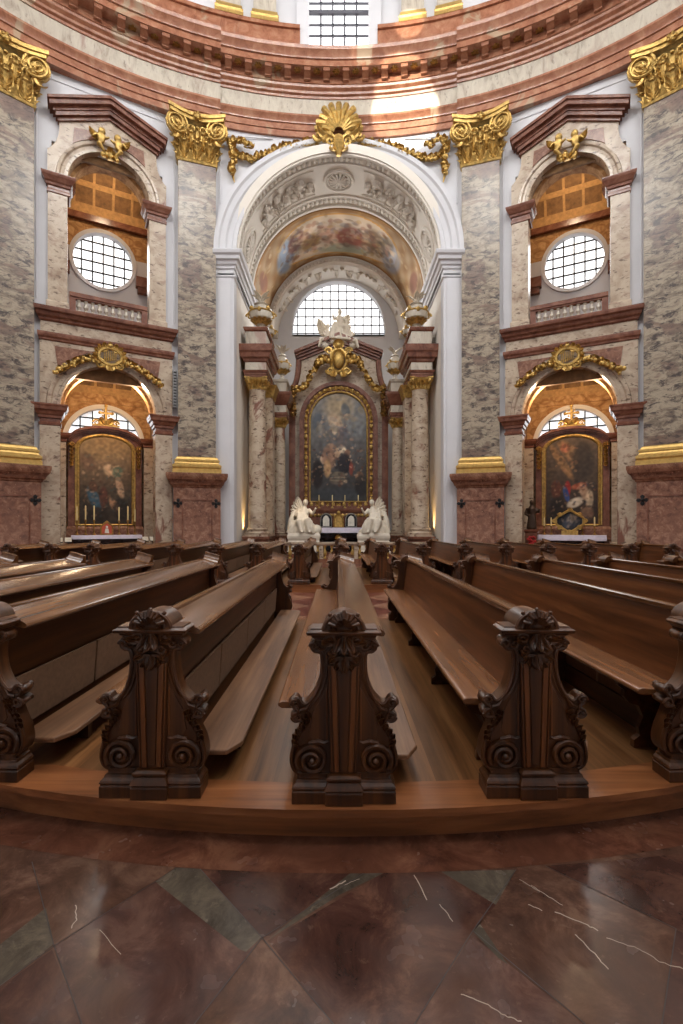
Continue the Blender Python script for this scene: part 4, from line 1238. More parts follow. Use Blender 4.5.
    for i in range(10):
        if p0 is None: o = p0 = m.build('baluster', M['frieze'], bl)
        else: o = p0.copy(); C.objects.link(o); o.parent = bl
        o.location = (-1.0+2.0*i/9,.2,9.27)
    # ---- gilded ornaments
    ch = thing('gilded_cherubs', f'pair of gilded winged cherubs above the {sd} gallery arch', 'ornament', loc, rz, 'gilded cherubs')
    for k in (-1,1):
        m = MB(); cx, cz = k*.26-.02, 15.42+(.07 if k<0 else 0)
        m.ball((cx,-.3,cz+.22), (.13,.13,.15), 10, 7); m.ball((cx+k*.02,-.28,cz), (.14,.12,.2), 10, 7)
        m.tube([(cx,-.28,cz-.1),(cx+k*.1,-.38,cz-.28),(cx-k*.08,-.3,cz-.45)], [.11,.09,.05], 7)
        m.tube([(cx,-.3,cz+.08),(cx-k*.16,-.36,cz),(cx-k*.24,-.34,cz+.08)], [.06,.05,.04], 6)
        m.tube([(cx,-.3,cz+.08),(cx+k*.2,-.34,cz+.05),(cx+k*.3,-.34,cz-.06)], [.06,.05,.04], 6)
        b_ = m.build('cherub', M['gold'], ch, remesh=.025)
        m = MB()
        for i in range(5): m.leaf((cx+k*.08,-.2,cz+.06), (k*1,0,.5-.3*i), (0,-1,0), .42-.04*i, .13, .3, .03, n=4)
        m.build('wing', M['gold'], b_)
    m = MB(); gild_leafwork(m, [(x,-.2,15.02-abs(x)*.3) for x in (-.2,0,.2)], .2, rn); m.leaf((0,-.2,15.1),(0,0,-1),(0,-1,0),.45,.3,.5,.05); m.build('leaf_spray', M['gold'], ch)
    ct = thing('gilded_cartouche', f'gilded openwork cartouche with leaf festoons over the {sd} side altar arch', 'ornament', loc, rz, 'gilded cartouches')
    m = MB(); n = 24
    m.tube([(.38*math.cos(2*PI*i/n), -.22, 7.72+.3*math.sin(2*PI*i/n)) for i in range(n)], .06, 6, closed=True)
    for i in range(16): a = 2*PI*i/16; m.leaf((.38*math.cos(a),-.2,7.72+.3*math.sin(a)), (math.cos(a),-.1,math.sin(a)), (0,-1,0), .22, .15, .5, .03, n=3)
    for k in (-1,1): m.spiral((k*.34,-.2,7.42), .2, 1.6, (k,0,0),(0,0,1), .06); m.spiral((k*.2,-.2,8.0), .14, 1.4, (k,0,0),(0,0,1), .045, dirn=-1)
    for i in range(7): m.tube([(-.18+.06*i,-.2,7.5+.02*i),(-.2+.066*i,-.22,7.9)], .018, 5)
    m.ball((0,-.22,8.1), .1); m.leaf((0,-.22,7.45),(0,0,-1),(0,-1,0),.35,.25,.5,.04)
    m.build('open_shield', M['gold'], ct)
    for k in (-1,1):
        m = MB(); pts = [(k*(.55+1.15*i/12), -.18, 7.55-.62*(i/12)**1.5) for i in range(13)]
        gild_leafwork(m, pts, .17, rn); m.tube(pts, .045, 6); m.build('festoon', M['gold'], ct)

# loudspeaker on the left bay
sp = thing('loudspeaker', 'slim grey column loudspeaker on the wall right of the left side altar arch', 'loudspeaker', bay_origin(-1)[0], RB)
m = MB(); m.box(2.2,2.35,-.14,-.01,6.15,7.6); m.build('cabinet', M['grey'], sp, smooth=0, bevel=.02)
m = MB()
for i in range(12): m.box(2.22,2.33,-.15,-.135,6.22+.115*i,6.27+.115*i)
m.build('grille', M['iron'], sp, smooth=0)

# ------------------------------------------------------------------ side altars
def side_altar(s):
    sd = 'left' if s < 0 else 'right'; loc, rz = bay_origin(s)
    L = lambda x,y,z: tuple(Vector(loc) + Matrix.Rotation(rz,3,'Z') @ Vector((x,y,z)))
    rt = thing('altar_retable', f'red marble retable with gilded frame and arched top in the {sd} niche', 'altar', loc, rz, 'side altar retables')
    m = MB(); top = lambda x: 4.9 + .52*math.sqrt(max(0,1-(x/1.3)**2)) if abs(x) < 1.1 else 4.9+.277*(1-(abs(x)-1.1)/.3)
    xs = [-1.36+2.72*i/40 for i in range(41)]
    m.prism([(-1.36,1.0),(1.36,1.0)] + [(x, top(x)) for x in reversed(xs)], 2.3, 2.7); m.build('backboard', M['red'], rt, smooth=0)
    m = MB()
    for dy,dz,h in ((.0,-.06,.1),(-.1,.0,.1),(-.18,.08,.1)):
        P = [(x, top(x)+dz) for x in xs] + [(x, top(x)+dz+h) for x in reversed(xs)]
        m.prism(P, 2.3+dy-.08, 2.72)
    m.build('arched_cornice', M['red'], rt, smooth=14)
    m = MB(); m.loft(-1.36,1.36,2.2,2.7,[(.0,.06),(1.0,.06),(1.04,.1),(1.45,.1),(1.5,.04),(1.55,.0)]); m.build('predella', M['redbase'], rt, smooth=14)
    m = MB(); hw = .96; z0, zs, rise = 1.62, 4.68, .52
    ol = [(hw+.05,z0)] + [((hw+.05)*math.cos(PI*i/30), zs+(rise+.05)*math.sin(PI*i/30)) for i in range(31)] + [(-hw-.05,z0)]
    m.tube([(x,2.26,z) for x,z in ol] , .06, 8, closed=True); m.tube([(x*1.075,2.27,zs+(z-zs)*1.08 if z > zs else z-.0) for x,z in ol], .035, 6, closed=True)
    m.build('gilded_frame', M['gold'], rt)
    m = MB()
    for k in (-1,1):
        m.spiral((k*1.22,2.2,4.75), .13, 1.6, (k,0,0),(0,0,1), .04); m.spiral((k*1.2,2.2,4.35), .09, 1.5, (k,0,0),(0,0,1), .03, dirn=-1)
        for i in range(6): m.leaf((k*1.2,2.22,4.9-.16*i),(k*.3,-.2,-1),(0,-1,0),.22,.14,.5,.03,n=3)
        m.build('gilded_scroll', M['golddark'], rt); m = MB()
    for k in (-1,1):
        x0,x1 = sorted((k*1.42,k*1.78)); m = MB(); m.loft(x0,x1,2.0,2.9,[(0,.05),(.9,.05),(.95,0),(4.85,0)]); m.build('flank_pier', M['creamcol'], rt, smooth=14)
        m = MB(); m.loft(x0,x1,2.0,2.9,[(4.83,0),(4.86,.04),(4.95,.04),(5.0,.1),(5.1,.14),(5.18,.14)]); m.build('flank_impost', M['red'], rt, smooth=14)
    # picture: generic clouds and figures
    if s < 0:
        base = lambda u,v: mixc(R_(62,54,46), R_(150,122,90), min(1,max(0,v*1.5-.35)))
        bl = [(0,.9,.9,.16,0,R_(150,124,86),.7),(-.45,.28,.2,.14,.4,R_(62,92,110),.9),(-.5,.42,.16,.06,.2,R_(98,66,48),.8),(.15,.62,.22,.07,.7,R_(206,176,140),.9),(.45,.6,.2,.06,-.3,R_(86,110,92),.8),(.55,.42,.14,.12,.2,R_(196,160,128),.8),(-.1,.3,.16,.12,0,R_(96,56,44),.8),(.35,.2,.14,.1,.5,R_(186,140,104),.8),(.6,.16,.3,.12,0,R_(38,34,30),.8),(-.3,.1,.4,.08,0,R_(44,36,30),.8),(-.7,.7,.25,.1,.3,R_(104,78,62),.6)]
        sp_ = [(-.9,.9,.08,.5,110,.07,[R_(40,34,30),R_(150,112,84),R_(92,62,48),R_(60,72,72),R_(186,150,120),R_(70,54,40)],.5),(-.9,.9,.5,.8,60,.08,[R_(170,136,104),R_(110,90,70),R_(186,156,124),R_(92,94,82)],.6),(-.9,.9,.75,1,30,.14,[R_(150,126,90),R_(120,98,70)],.5)]
    else:
        base = lambda u,v: mixc(R_(56,46,40), R_(96,82,68), min(1,max(0,v*1.3-.2)))
        bl = [(-.4,.72,.16,.22,.5,R_(164,124,80),.7),(-.1,.84,.25,.14,.6,R_(170,132,90),.6),(.45,.72,.4,.2,0,R_(60,52,46),.9),(-.15,.4,.12,.09,0,R_(150,44,40),.95),(-.2,.34,.1,.09,.2,R_(52,72,128),.95),(.3,.43,.3,.035,.25,R_(168,88,64),.8),(.15,.24,.34,.05,.5,R_(200,186,166),.95),(.5,.36,.16,.1,.3,R_(196,160,130),.7),(.7,.28,.14,.1,0,R_(210,190,160),.7),(-.6,.4,.2,.1,0,R_(96,54,40),.8),(-.55,.16,.3,.14,0,R_(36,30,28),.8),(.6,.12,.24,.08,.2,R_(150,116,92),.6),(-.25,.88,.18,.05,.2,R_(180,104,80),.7)]
        sp_ = [(-.95,.95,.05,.5,130,.06,[R_(34,28,26),R_(150,108,82),R_(88,50,42),R_(50,58,78),R_(192,164,136),R_(60,46,36)],.5),(-.6,.2,.6,.95,50,.08,[R_(168,128,86),R_(120,92,64),R_(150,104,76)],.6),(-.95,.95,.6,1,40,.12,[R_(60,50,42),R_(90,74,58)],.5)]
    pt = thing('altar_painting', f'arched dark oil painting with {"blue robed figure and pale angels" if s<0 else "red and blue robed figure"}, {sd} side altar', 'painting', loc, rz)
    canvas('painted_canvas', pt, hw-.022, z0+.062, zs, rise-.022, 2.24, painter(base, bl, 21 if s<0 else 33, sp_, 3.9), 60, 110)
    # cross finial
    cr = thing('gilded_cross', f'gilded radiant cross on top of the {sd} side altar retable', 'cross', L(0,2.25,5.62), rz, 'gilded crosses')
    m = MB(); m.loft(-.5,.5,-.08,.08,[(0,0),(.06,.0),(.1,-.2),(.22,-.32),(.3,-.42)])
    for k in (-1,1): m.spiral((k*.35,-.05,.12), .13, 1.5, (k,0,0),(0,0,1), .04); m.leaf((k*.1,-.05,.1),(k*.5,0,1),(0,-1,0),.3,.2,.4,.03)
    m.build('scroll_base', M['gold'], cr)
    m = MB(); m.box(-.045,.045,-.03,.03,.25,.82); m.box(-.22,.22,-.03,.03,.5,.59)
    for a in range(8): t = a*PI/4; m.ball((.16*math.cos(t),0,.545+.16*math.sin(t)), .04, 6, 4)
    for x,z in ((-.23,.545),(.23,.545),(0,.84)): m.ball((x,0,z), .07, 8, 5)
    m.build('cross', M['gold'], cr)
    # altar table
    at = thing('side_altar_table', f'side altar table under a {"plain white" if s<0 else "white and lilac"} linen cloth in the {sd} niche', 'altar', loc, rz, 'side altar tables')
    m = MB(); m.loft(-1.15,1.15,1.35,2.05,[(0,.08),(.12,.08),(.16,0),(.9,0),(.96,.04),(1.06,.06)]); m.build('stone_block', M['black'], at, smooth=14)
    m = MB(); m.loft(-1.25,1.25,1.25,2.06,[(1.0 if s>0 else 1.08,.0),(1.07,.012),(1.2,.0),(1.21,0)]); m.build('linen_cloth', M['cloth'], at, smooth=0)
    # candles
    cu = [-1.05,-.75,-.45,.45,.78,1.05] if s < 0 else [-.98,-.72,.42,.84]
    for i, u in enumerate(cu):
        hh = [1.12,1.16,1.16,1.12,1.16,1.05][i] if s < 0 else .7
        a = 'far left' if i == 0 else ('far right' if i == len(cu)-1 else f'{ORD[i]} from the left')
        c = thing('candlestick', f'{"gilded" if s<0 else "dark brass"} candlestick with pale candle on the {sd} side altar, {a}', 'candlestick', L(u,1.85,1.21), rz, f'candlesticks on the {sd} side altar')
        m = MB(); m.lathe([(.085,0),(.085,.03),(.05,.06),(.022,.1),(.034,.16),(.02,.22),(.028,hh*.3),(.018,hh*.36),(.03,hh*.46),(.05,hh*.5),(.05,hh*.52)], seg=10); m.build('holder', M['golddark'], c)
        m = MB(); m.lathe([(.026,hh*.5),(.026,hh*.98),(.012,hh),(.004,hh+.02)], seg=8); m.build('candle', M['wax'], c)
    if s < 0:
        ic = thing('icon_shrine', 'small red gabled icon shrine standing in the middle of the left side altar', 'icon', L(0,1.8,1.21), rz)
        m = MB(); m.prism([(-.24,0),(.24,0),(.24,.34),(.1,.5),(0,.58),(-.1,.5),(-.24,.34)], -.06, .06); m.build('gilded_case', M['golddark'], ic, smooth=0, bevel=.01)
        m = MB(); m.prism([(-.18,.06),(.18,.06),(.18,.33),(0,.48),(-.18,.33)], -.075, -.055); m.build('red_panel', m_plain('red_icon_ground', lin(176,74,48)), ic, smooth=0)
        m = MB(); m.prism([(-.08,.08),(.08,.08),(.05,.26),(-.05,.26)], -.085, -.07); m.ball((0,-.08,.32),(.045,.02,.05),8,5); m.build('pale_figure', M['paper'], ic, smooth=0)
        for k in (-1,1):
            w = 'left' if k < 0 else 'right'
            for j in (0,1):
                bs = thing('reading_stand', f'dark stand with open white book, {"outer" if j else "inner"} one {w} of the left side altar table', 'stand', L(k*(1.34+.29*j),1.05,0), rz, 'reading stands by the left side altar')
                m = MB(); m.lathe([(.14,0),(.14,.03),(.03,.06),(.025,.98)], seg=8); m.build('post', M['iron'], bs)
                m = MB(); m.prism_x([(-.14,.95),(.12,1.1),(.12,1.13),(-.14,.98)], -.12, .12); m.build('slanted_top', M['iron'], bs, smooth=0)
                m = MB(); m.prism_x([(-.13,.985),(.11,1.125),(.11,1.14),(-.13,1.0)], -.11, .11); m.build('open_book', M['paper'], bs, smooth=0)
    else:
        ov = thing('framed_oval_picture', 'dark picture in a curling gilded rococo frame standing on the right side altar', 'picture', L(-.03,1.72,1.33), rz)
        m = MB(); n = 32
        o_ = [(.46*math.cos(2*PI*i/n)*(1+.12*math.cos(4*PI*i/n)), .43+.38*math.sin(2*PI*i/n)*(1+.1*math.cos(8*PI*i/n))) for i in range(n)]
        m.tube([(x,-.05,z) for x,z in o_], .05, 6, closed=True)
        for i in range(0,n,4): x,z = o_[i]; m.spiral((x*1.04,-.07,.43+(z-.43)*1.04), .09, 1.4, (1 if x>0 else -1,0,0),(0,0,1), .03); m.leaf((x,-.06,z),(x,0,z-.43),(0,-1,0),.14,.1,.4,.02,n=3)
        m.box(-.3,.3,-.06,.06,-.118,.06); m.build('rococo_frame', M['gold'], ov)
        f2 = painter(lambda u,v: R_(40,42,46), [(0,.5,.3,.25,.3,R_(150,136,124),.8),(-.3,.3,.3,.2,0,R_(70,76,90),.8),(.3,.7,.3,.2,0,R_(96,84,70),.7)], 5, [(-.8,.8,.1,.9,40,.12,[R_(120,110,104),R_(50,54,66),R_(160,130,110)],.6)])
        canvas('painted_panel', ov, .44, .08, .45, .36, -.02, f2, 24, 30, .02)
        st = thing('bronze_statue', 'dark standing draped figure on a pedestal left of the right side altar', 'statue', L(-1.35,.95,0), rz)
        m = MB(); m.loft(-.22,.22,-.2,.2,[(0,.05),(.1,.05),(.14,0),(1.3,0),(1.36,.05),(1.44,.06)]); m.build('pedestal', M['red'], st, smooth=14)
        m = MB(); m.tube([(0,0,1.44),(0,0,1.7),(.02,0,2.0),(0,0,2.25),(0,0,2.4)], [.2,.17,.15,.17,.06], 10); m.ball((0,-.02,2.5),(.09,.1,.12),10,7)
        m.tube([(-.15,0,2.28),(-.24,-.06,2.05),(-.12,-.2,1.98)], [.07,.06,.045], 7); m.tube([(.15,0,2.28),(.26,-.04,2.1),(.3,-.16,2.24)], [.07,.06,.045], 7)
        for i in range(7): m.tube([(-.16+.055*i,-.14,1.46),(-.1+.035*i,-.13,2.0)], [.035,.02], 5)
        m.build('figure', M['bronze'], st, remesh=.03)
        fl_ = thing('red_flowers', 'bunch of red flowers in a vase below the dark statue', 'flowers', L(-1.3,.55,0), rz)
        m = MB(); m.lathe([(.1,0),(.14,.3),(.16,.6),(.09,.75),(.1,.8)], seg=12); m.build('vase', M['iron'], fl_)
        m = MB()
        for i in range(26): m.ball((rn.uniform(-.15,.15),rn.uniform(-.12,.12),rn.uniform(.8,1.15)), rn.uniform(.04,.06), 6, 4)
        m.build('blossoms', M['redcloth'], fl_)
side_altar(-1); side_altar(1)

# ------------------------------------------------------------------ high altar of the middle chapel
def comp_cap(parent, cx, cy, r, z0, z1, mat, zoff=0):
    H = z1-z0; m = MB()
    m.lathe([(r*1.02,z0),(r*1.1,z0+.05),(r*.95,z0+.08),(r*1.05,z0+.55*H),(r*1.25,z0+.8*H)], (cx,cy,0), 20)
    for row in (0,1):
        for i in range(10):
            a = 2*PI*(i+.5*row)/10; d = Vector((math.cos(a),math.sin(a),0))
            m.leaf(Vector((cx,cy,z0+.06+.2*H*row))+d*r*.98, Vector((0,0,1))+d*.1, d, .45*H, r*.55, .5, .04, n=4)
    for k in range(4):
        a = PI/4+k*PI/2; d = Vector((math.cos(a),math.sin(a),0)); tn = Vector((-d.y,d.x,0))
        p = Vector((cx,cy,z0+.68*H))+d*r*1.35
        m.spiral(p+tn*.06, .2*H, 1.8, d, Vector((0,0,1)), .05); m.spiral(p-tn*.06, .2*H, 1.8, d, Vector((0,0,1)), .05)
        m.ball(p, (.09,.09,.16*H))
    w = r*1.42
    for zz0,zz1,e in ((z0+.84*H,z0+.92*H,0),(z0+.92*H,z1,.04)):
        P = []
        for k in range(4):
            a = -3*PI/4+k*PI/2
            c0 = Vector((math.cos(a),math.sin(a)))*(w+e)*1.30; c1 = Vector((math.cos(a+PI/2),math.sin(a+PI/2)))*(w+e)*1.30
            for i in range(6):
                t = i/6; q = c0.lerp(c1,t); q = q*(1-.18*math.sin(PI*t)); P.append((cx+q.x,cy+q.y))
        m.prism_z(P, zz0, zz1)
    return m.build('gilded_capital', mat, parent, smooth=45)
def urn(name, label, x, y, z, R, H):
    u = thing(name, label, 'urn', (x,y,z), 0, 'urns on the high altar')
    m = MB(); m.lathe([(R*.55,0),(R*.55,.06*H),(R*.3,.1*H),(R*.26,.16*H),(R*.45,.22*H),(R*.95,.34*H),(R*1.02,.48*H),(R*.92,.58*H),(R*.6,.64*H),(R*.5,.68*H),(R*.62,.71*H),(R*.5,.74*H),(R*.2,.78*H),(R*.1,.8*H)], seg=20); m.build('vessel', M['frieze'], u)
    m = MB()
    for i in range(12):
        a = 2*PI*i/12; d = Vector((math.cos(a),math.sin(a),0)); m.leaf(d*R*.4+Vector((0,0,.2*H)), d*.7+Vector((0,0,.8)), d, .17*H, R*.5, .3, .03, n=4)
    for k in range(8):
        a = 2*PI*k/8; d = Vector((math.cos(a),math.sin(a),0)); m.ball(d*R*1.0+Vector((0,0,.52*H-.05*math.cos(4*a))), R*.2, 7, 5)
    m.tube([(R*1.0*math.cos(2*PI*i/24),R*1.0*math.sin(2*PI*i/24),.5*H) for i in range(24)], R*.09, 6, closed=True)
    for s in (-1,1): m.spiral((s*R*1.02,0,.42*H), R*.3, 1.4, (s,0,0),(0,0,1), R*.1)
    m.build('gilded_garland', M['gold'], u)
    m = MB(); rq = random.Random(int(x*100)+9)
    for i in range(16):
        a = rq.uniform(0,2*PI); d = Vector((math.cos(a)*.5,math.sin(a)*.5,1)); m.leaf((0,0,.76*H), d, Vector((math.cos(a),math.sin(a),0)), rq.uniform(.16,.3)*H, R*.4, .5, .03, n=4)
    m.build('flame', M['sculpt'], u)
    return u
for s in (-1,1):
    sd = 'left' if s < 0 else 'right'
    c = thing('altar_column', f'large cream marble column with gilded capital and heavy entablature block, outer {sd} of the high altar', 'column', (0,0,0), 0, 'columns of the high altar')
    m = MB(); x0,x1 = sorted((s*3.0,s*4.02)); m.loft(x0,x1,20.55,22.9,[(0,.1),(.3,.1),(.36,.03),(.42,0),(.95,0),(1.0,.06),(1.08,.08),(1.12,.08)]); m.build('pedestal', M['red'], c, smooth=14)
    cx, cy, r = s*3.54, 21.1, .385
    m = MB(); m.box(cx-.52,cx+.52,cy-.52,cy+.52,1.1,1.2); m.lathe([(.52,1.2),(.54,1.26),(.5,1.32),(.43,1.34),(.43,1.38),(.47,1.42),(.44,1.46),(.4,1.48)], (cx,cy,0), 28); m.build('base', M['creamcol'], c, smooth=30)
    m = MB(); m.lathe([(r+.03,1.47),(r,1.56),(r,3.5),(r*.98,5),(r*.93,6.6),(r*.88,7.36),(r*.95,7.42),(r*.88,7.46)], (cx,cy,0), 32); m.build('shaft', M['creamcol'], c, smooth=40)
    comp_cap(c, cx, cy, r*.92, 7.44, 7.95, M['gold'])
    m = MB(); x0,x1 = sorted((s*3.02,s*3.95)); m.box(x0,x1,22.1,22.9,1.12,7.45); m.build('respond_pier', M['creamcol'], c, smooth=0)
    m = MB(); m.loft(x0-.02,x1+.02,22.1,22.9,[(7.42,.02),(7.6,.06),(7.8,.12),(7.95,.2)]); m.build('respond_capital', M['gold'], c, smooth=14)
    x0,x1 = sorted((s*3.1,s*4.0))
    m = MB(); m.loft(x0,x1,20.65,22.9,[(7.93,0),(8.0,.0),(8.02,.03),(8.1,.03),(8.12,.07),(8.2,.1)]); m.build('architrave', M['red'], c, smooth=14)
    m = MB(); m.box(x0,x1,20.66,22.9,8.2,8.56); m.build('frieze', M['frieze'], c, smooth=0)
    m = MB(); m.loft(x0,x1,20.65,22.9,[(8.55,0),(8.6,.05),(8.68,.07),(8.74,.16),(8.9,.2),(8.98,.27),(9.14,.29),(9.24,.3),(9.26,.25)]); m.build('cornice', M['red'], c, smooth=14)
    m = MB(); m.box(x0+.02,x1-.02,20.72,22.9,9.25,9.92); m.build('plinth', M['frieze'], c, smooth=0)
    m = MB(); m.loft(x0,x1,20.7,22.9,[(9.9,0),(9.94,.05),(10.02,.08),(10.06,.08)]); m.build('plinth_cap', M['red'], c, smooth=14)
    urn('garland_urn', f'large gilded garland urn with flame on top of the outer {sd} altar column', s*3.42, 21.35, 10.064, .5, 1.75)
    urn('garland_urn', f'second urn just behind the large urn over the outer {sd} altar column', s*3.35, 22.5, 10.064, .38, 1.15)
    # inner column
    c = thing('altar_column', f'smaller cream marble column with gilded capital, inner {sd} beside the high altar picture', 'column', (0,0,0), 0, 'columns of the high altar')
    x0,x1 = sorted((s*2.55,s*3.3))
    m = MB(); m.loft(x0,x1,23.5,25.0,[(0,.08),(.3,.08),(.36,0),(.95,0),(1.0,.05),(1.1,.07)]); m.build('pedestal', M['redbase'], c, smooth=14)
    cx, cy, r = s*2.93, 23.95, .31
    m = MB(); m.box(cx-.4,cx+.4,cy-.4,cy+.4,1.1,1.17); m.lathe([(.4,1.17),(.42,1.23),(.36,1.28),(.36,1.31),(.37,1.34),(.33,1.37)], (cx,cy,0), 24); m.build('base', M['creamcol'], c, smooth=30)
    m = MB(); m.lathe([(r+.02,1.36),(r,1.44),(r,3),(r*.96,5),(r*.88,6.4)], (cx,cy,0), 28); m.build('shaft', M['creamcol'], c, smooth=40)
    comp_cap(c, cx, cy, r*.92, 6.38, 6.86, M['gold'])
    m = MB(); m.loft(x0,x1,23.6,25.0,[(6.84,0),(6.92,.0),(6.94,.03),(7.1,.06)]); m.build('architrave', M['red'], c, smooth=14)
    m = MB(); m.box(x0,x1,23.61,25.0,7.1,7.46); m.build('frieze', M['frieze'], c, smooth=0)
    m = MB(); m.loft(x0,x1,23.6,25.0,[(7.45,0),(7.5,.04),(7.6,.1),(7.8,.18),(7.95,.24),(8.06,.24)]); m.build('cornice', M['red'], c, smooth=14)
    m = MB(); m.box(x0,x1,23.62,25.0,8.06,8.56); m.loft(x0,x1,23.62,25.0,[(8.55,0),(8.6,.05),(8.7,.07)]); m.build('plinth', M['frieze'], c, smooth=14)
    urn('garland_urn', f'small gilded urn on top of the inner {sd} altar column', s*2.78, 23.95, 8.704, .34, 1.75)

ha = thing('high_altar_retable', 'cream and red marble retable with gabled top and gilded frame behind the high altar', 'altar', (0,25.5,0))
m = MB()
cv = [(2.5-.42*math.sin(PI/2*i/8)+.0, 8.75+1.5*(1-math.cos(PI/2*i/8))) for i in range(9)]
P = [(-2.5,0),(2.5,0)] + cv + [(2.0,10.35),(0,11.2),(-2.0,10.35)] + [(-x,z) for x,z in reversed(cv)]
m.prism(P, 0, .9); m.build('backboard', M['cream'], ha, smooth=0)
m = MB()
for s in (-1,1):
    x0,x1 = sorted((s*2.27,s*2.6)); m.box(x0,x1,-.1,.5,.0,8.7)
    pts = [(s*(x+.02),-.06,z) for x,z in cv]; m.tube(pts, .15, 8)
m.build('red_border', M['red'], ha, smooth=30)
m = MB()
for e,t,y0,dz in ((2.1,.16,-.1,0),(2.16,.16,-.2,.14),(2.24,.14,-.3,.28),(2.3,.16,-.42,.4)):
    chevron(m, e, 10.2+dz-(e-2.1)*.4, 11.05+dz, t, y0, .9)
m.build('gable_cornice', M['red'], ha, smooth=0)
hw, z0, zs = 1.46, 2.87, 7.05
def arch_outline(w, zb, n=30): return [(w,zb)] + [(w*math.cos(PI*i/n), zs+w*math.sin(PI*i/n)) for i in range(n+1)] + [(-w,zb)]
m = MB()
o1, o2 = arch_outline(2.04,2.5), arch_outline(1.5,2.83)
def ring_prism(mb, oa, ob, y0, y1):
    n = len(oa)
    for i in range(n):
        j = (i+1) % n
        a,b,c,d = oa[i],oa[j],ob[j],ob[i]
        mb.add([(a[0],y0,a[1]),(b[0],y0,b[1]),(c[0],y0,c[1]),(d[0],y0,d[1]),(a[0],y1,a[1]),(b[0],y1,b[1]),(c[0],y1,c[1]),(d[0],y1,d[1])],[(0,1,2,3),(7,6,5,4),(0,4,5,1),(3,2,6,7)])
ring_prism(m, arch_outline(2.04,2.46), arch_outline(1.84,2.6), -.34, .1); ring_prism(m, arch_outline(1.86,2.55), arch_outline(1.5,2.83), -.22, .1)
m.build('red_frame', M['red'], ha, smooth=14)
m = MB(); oo = arch_outline(1.7,2.68,36)
pts = []
for a,b2 in zip(oo, oo[1:]+oo[:1]):
    n = max(1,int(math.dist(a,b2)/.27))
    for i in range(n): pts.append((a[0]+(b2[0]-a[0])*i/n, -.26, a[1]+(b2[1]-a[1])*i/n))
for i, p in enumerate(pts):
    if i % 2: m.ball(p, (.1,.05,.13), 8, 5)
    else:
        d = Vector((p[0],0,max(0,p[2]-zs)+.01)).normalized()
        for k in (-1,1): m.leaf(p, (k*d.z,-.1,-k*d.x), (0,-1,0), .16, .13, .5, .03, n=3)
m.build('gilded_leaf_band', M['gold'], ha)
m = MB(); m.tube([(x,-.25,z) for x,z in arch_outline(1.5,2.83,36)], .055, 8, closed=True); m.build('gilded_inner_frame', M['gold'], ha)
cg = thing('gilded_shield', 'gilded oval shield with festoons hanging under the gable of the high altar', 'ornament', (0,25.2,0))
m = MB(); m.ball((0,-.15,10.15), (.29,.2,.45), 16, 10)
n = 28; m.tube([(.41*math.cos(2*PI*i/n)*(1+.08*math.cos(6*PI*i/n)),-.12,10.12+.6*math.sin(2*PI*i/n)) for i in range(n)], .1, 7, closed=True)
for s in (-1,1):
    m.spiral((s*.5,-.15,10.6), .2, 1.6, (s,0,0),(0,0,1), .07); m.spiral((s*.45,-.15,9.6), .2, 1.6, (s,0,0),(0,0,1), .07, dirn=-1)
    m.leaf((s*.2,-.2,9.6),(s*.3,0,-1),(0,-1,0),.5,.3,.5,.05)
m.ball((0,-.15,10.9), .2); m.leaf((0,-.15,10.75),(0,0,1),(0,-1,0),.45,.5,.5,.06)
m.build('shield', M['gold'], cg)
for s in (-1,1):
    m = MB(); pts = [(s*(.6+1.65*i/15), -.12, 10.15-.3*math.sin(i/15*3)-1.45*(i/15)**1.4+.25*math.sin(PI*i/15*2)) for i in range(16)]
    pts = [(x,y,z) for x,y,z in pts]; gild_leafwork(m, pts, .22, rn); gild_leafwork(m, pts[:5], .32, rn)
    m.build('festoon', M['gold'], cg)
    m = MB(); pts = [(s*2.3,-.15,8.75-.2*i) for i in range(8)]; gild_leafwork(m, pts, .2, rn); m.build('hanging_drop', M['golddark'], cg)
# great picture: generic clouds and figures
def bse(u,v):
    c = mixc(R_(66,64,64), R_(128,126,124), min(1,max(0,v*1.6-.35)))
    return mixc(c, R_(166,146,116), max(0,1-((u/.7)**2+((v-.88)/.16)**2)))
bl = [(-.1,.72,.22,.1,.5,R_(196,170,140),.9),(.1,.62,.2,.07,-.3,R_(90,84,92),.8),(-.15,.66,.1,.05,.2,R_(222,196,164),.9),(.25,.84,.14,.06,.3,R_(86,92,98),.8),(-.72,.72,.2,.09,0,R_(86,94,104),.8),(.6,.7,.3,.1,.2,R_(124,128,130),.6),
      (.12,.46,.16,.05,.2,R_(232,214,184),.95),(-.05,.43,.12,.03,.6,R_(206,170,138),.9),(.3,.44,.1,.035,-.4,R_(150,106,84),.85),(-.55,.38,.1,.04,.3,R_(214,180,146),.8),(-.2,.5,.1,.04,.9,R_(178,138,112),.8),(-.35,.4,.22,.1,.1,R_(160,120,96),.8),(-.4,.3,.12,.08,0,R_(196,156,108),.85),(.2,.34,.22,.1,0,R_(36,34,40),.9),(.45,.3,.07,.06,0,R_(150,64,50),.8),(-.75,.25,.18,.12,0,R_(34,28,28),.9),(.0,.24,.25,.03,0,R_(118,106,88),.8),(.0,.18,.3,.03,0,R_(106,94,80),.7),(0,.06,.9,.06,0,R_(62,66,70),.8),(0,.215,.3,.008,0,R_(150,138,116),.8),(0,.19,.3,.008,0,R_(140,128,106),.8),(.75,.22,.14,.05,0,R_(176,130,94),.7),(.8,.14,.2,.1,0,R_(40,38,38),.8),(.05,.55,.25,.06,.3,R_(110,100,96),.7)]
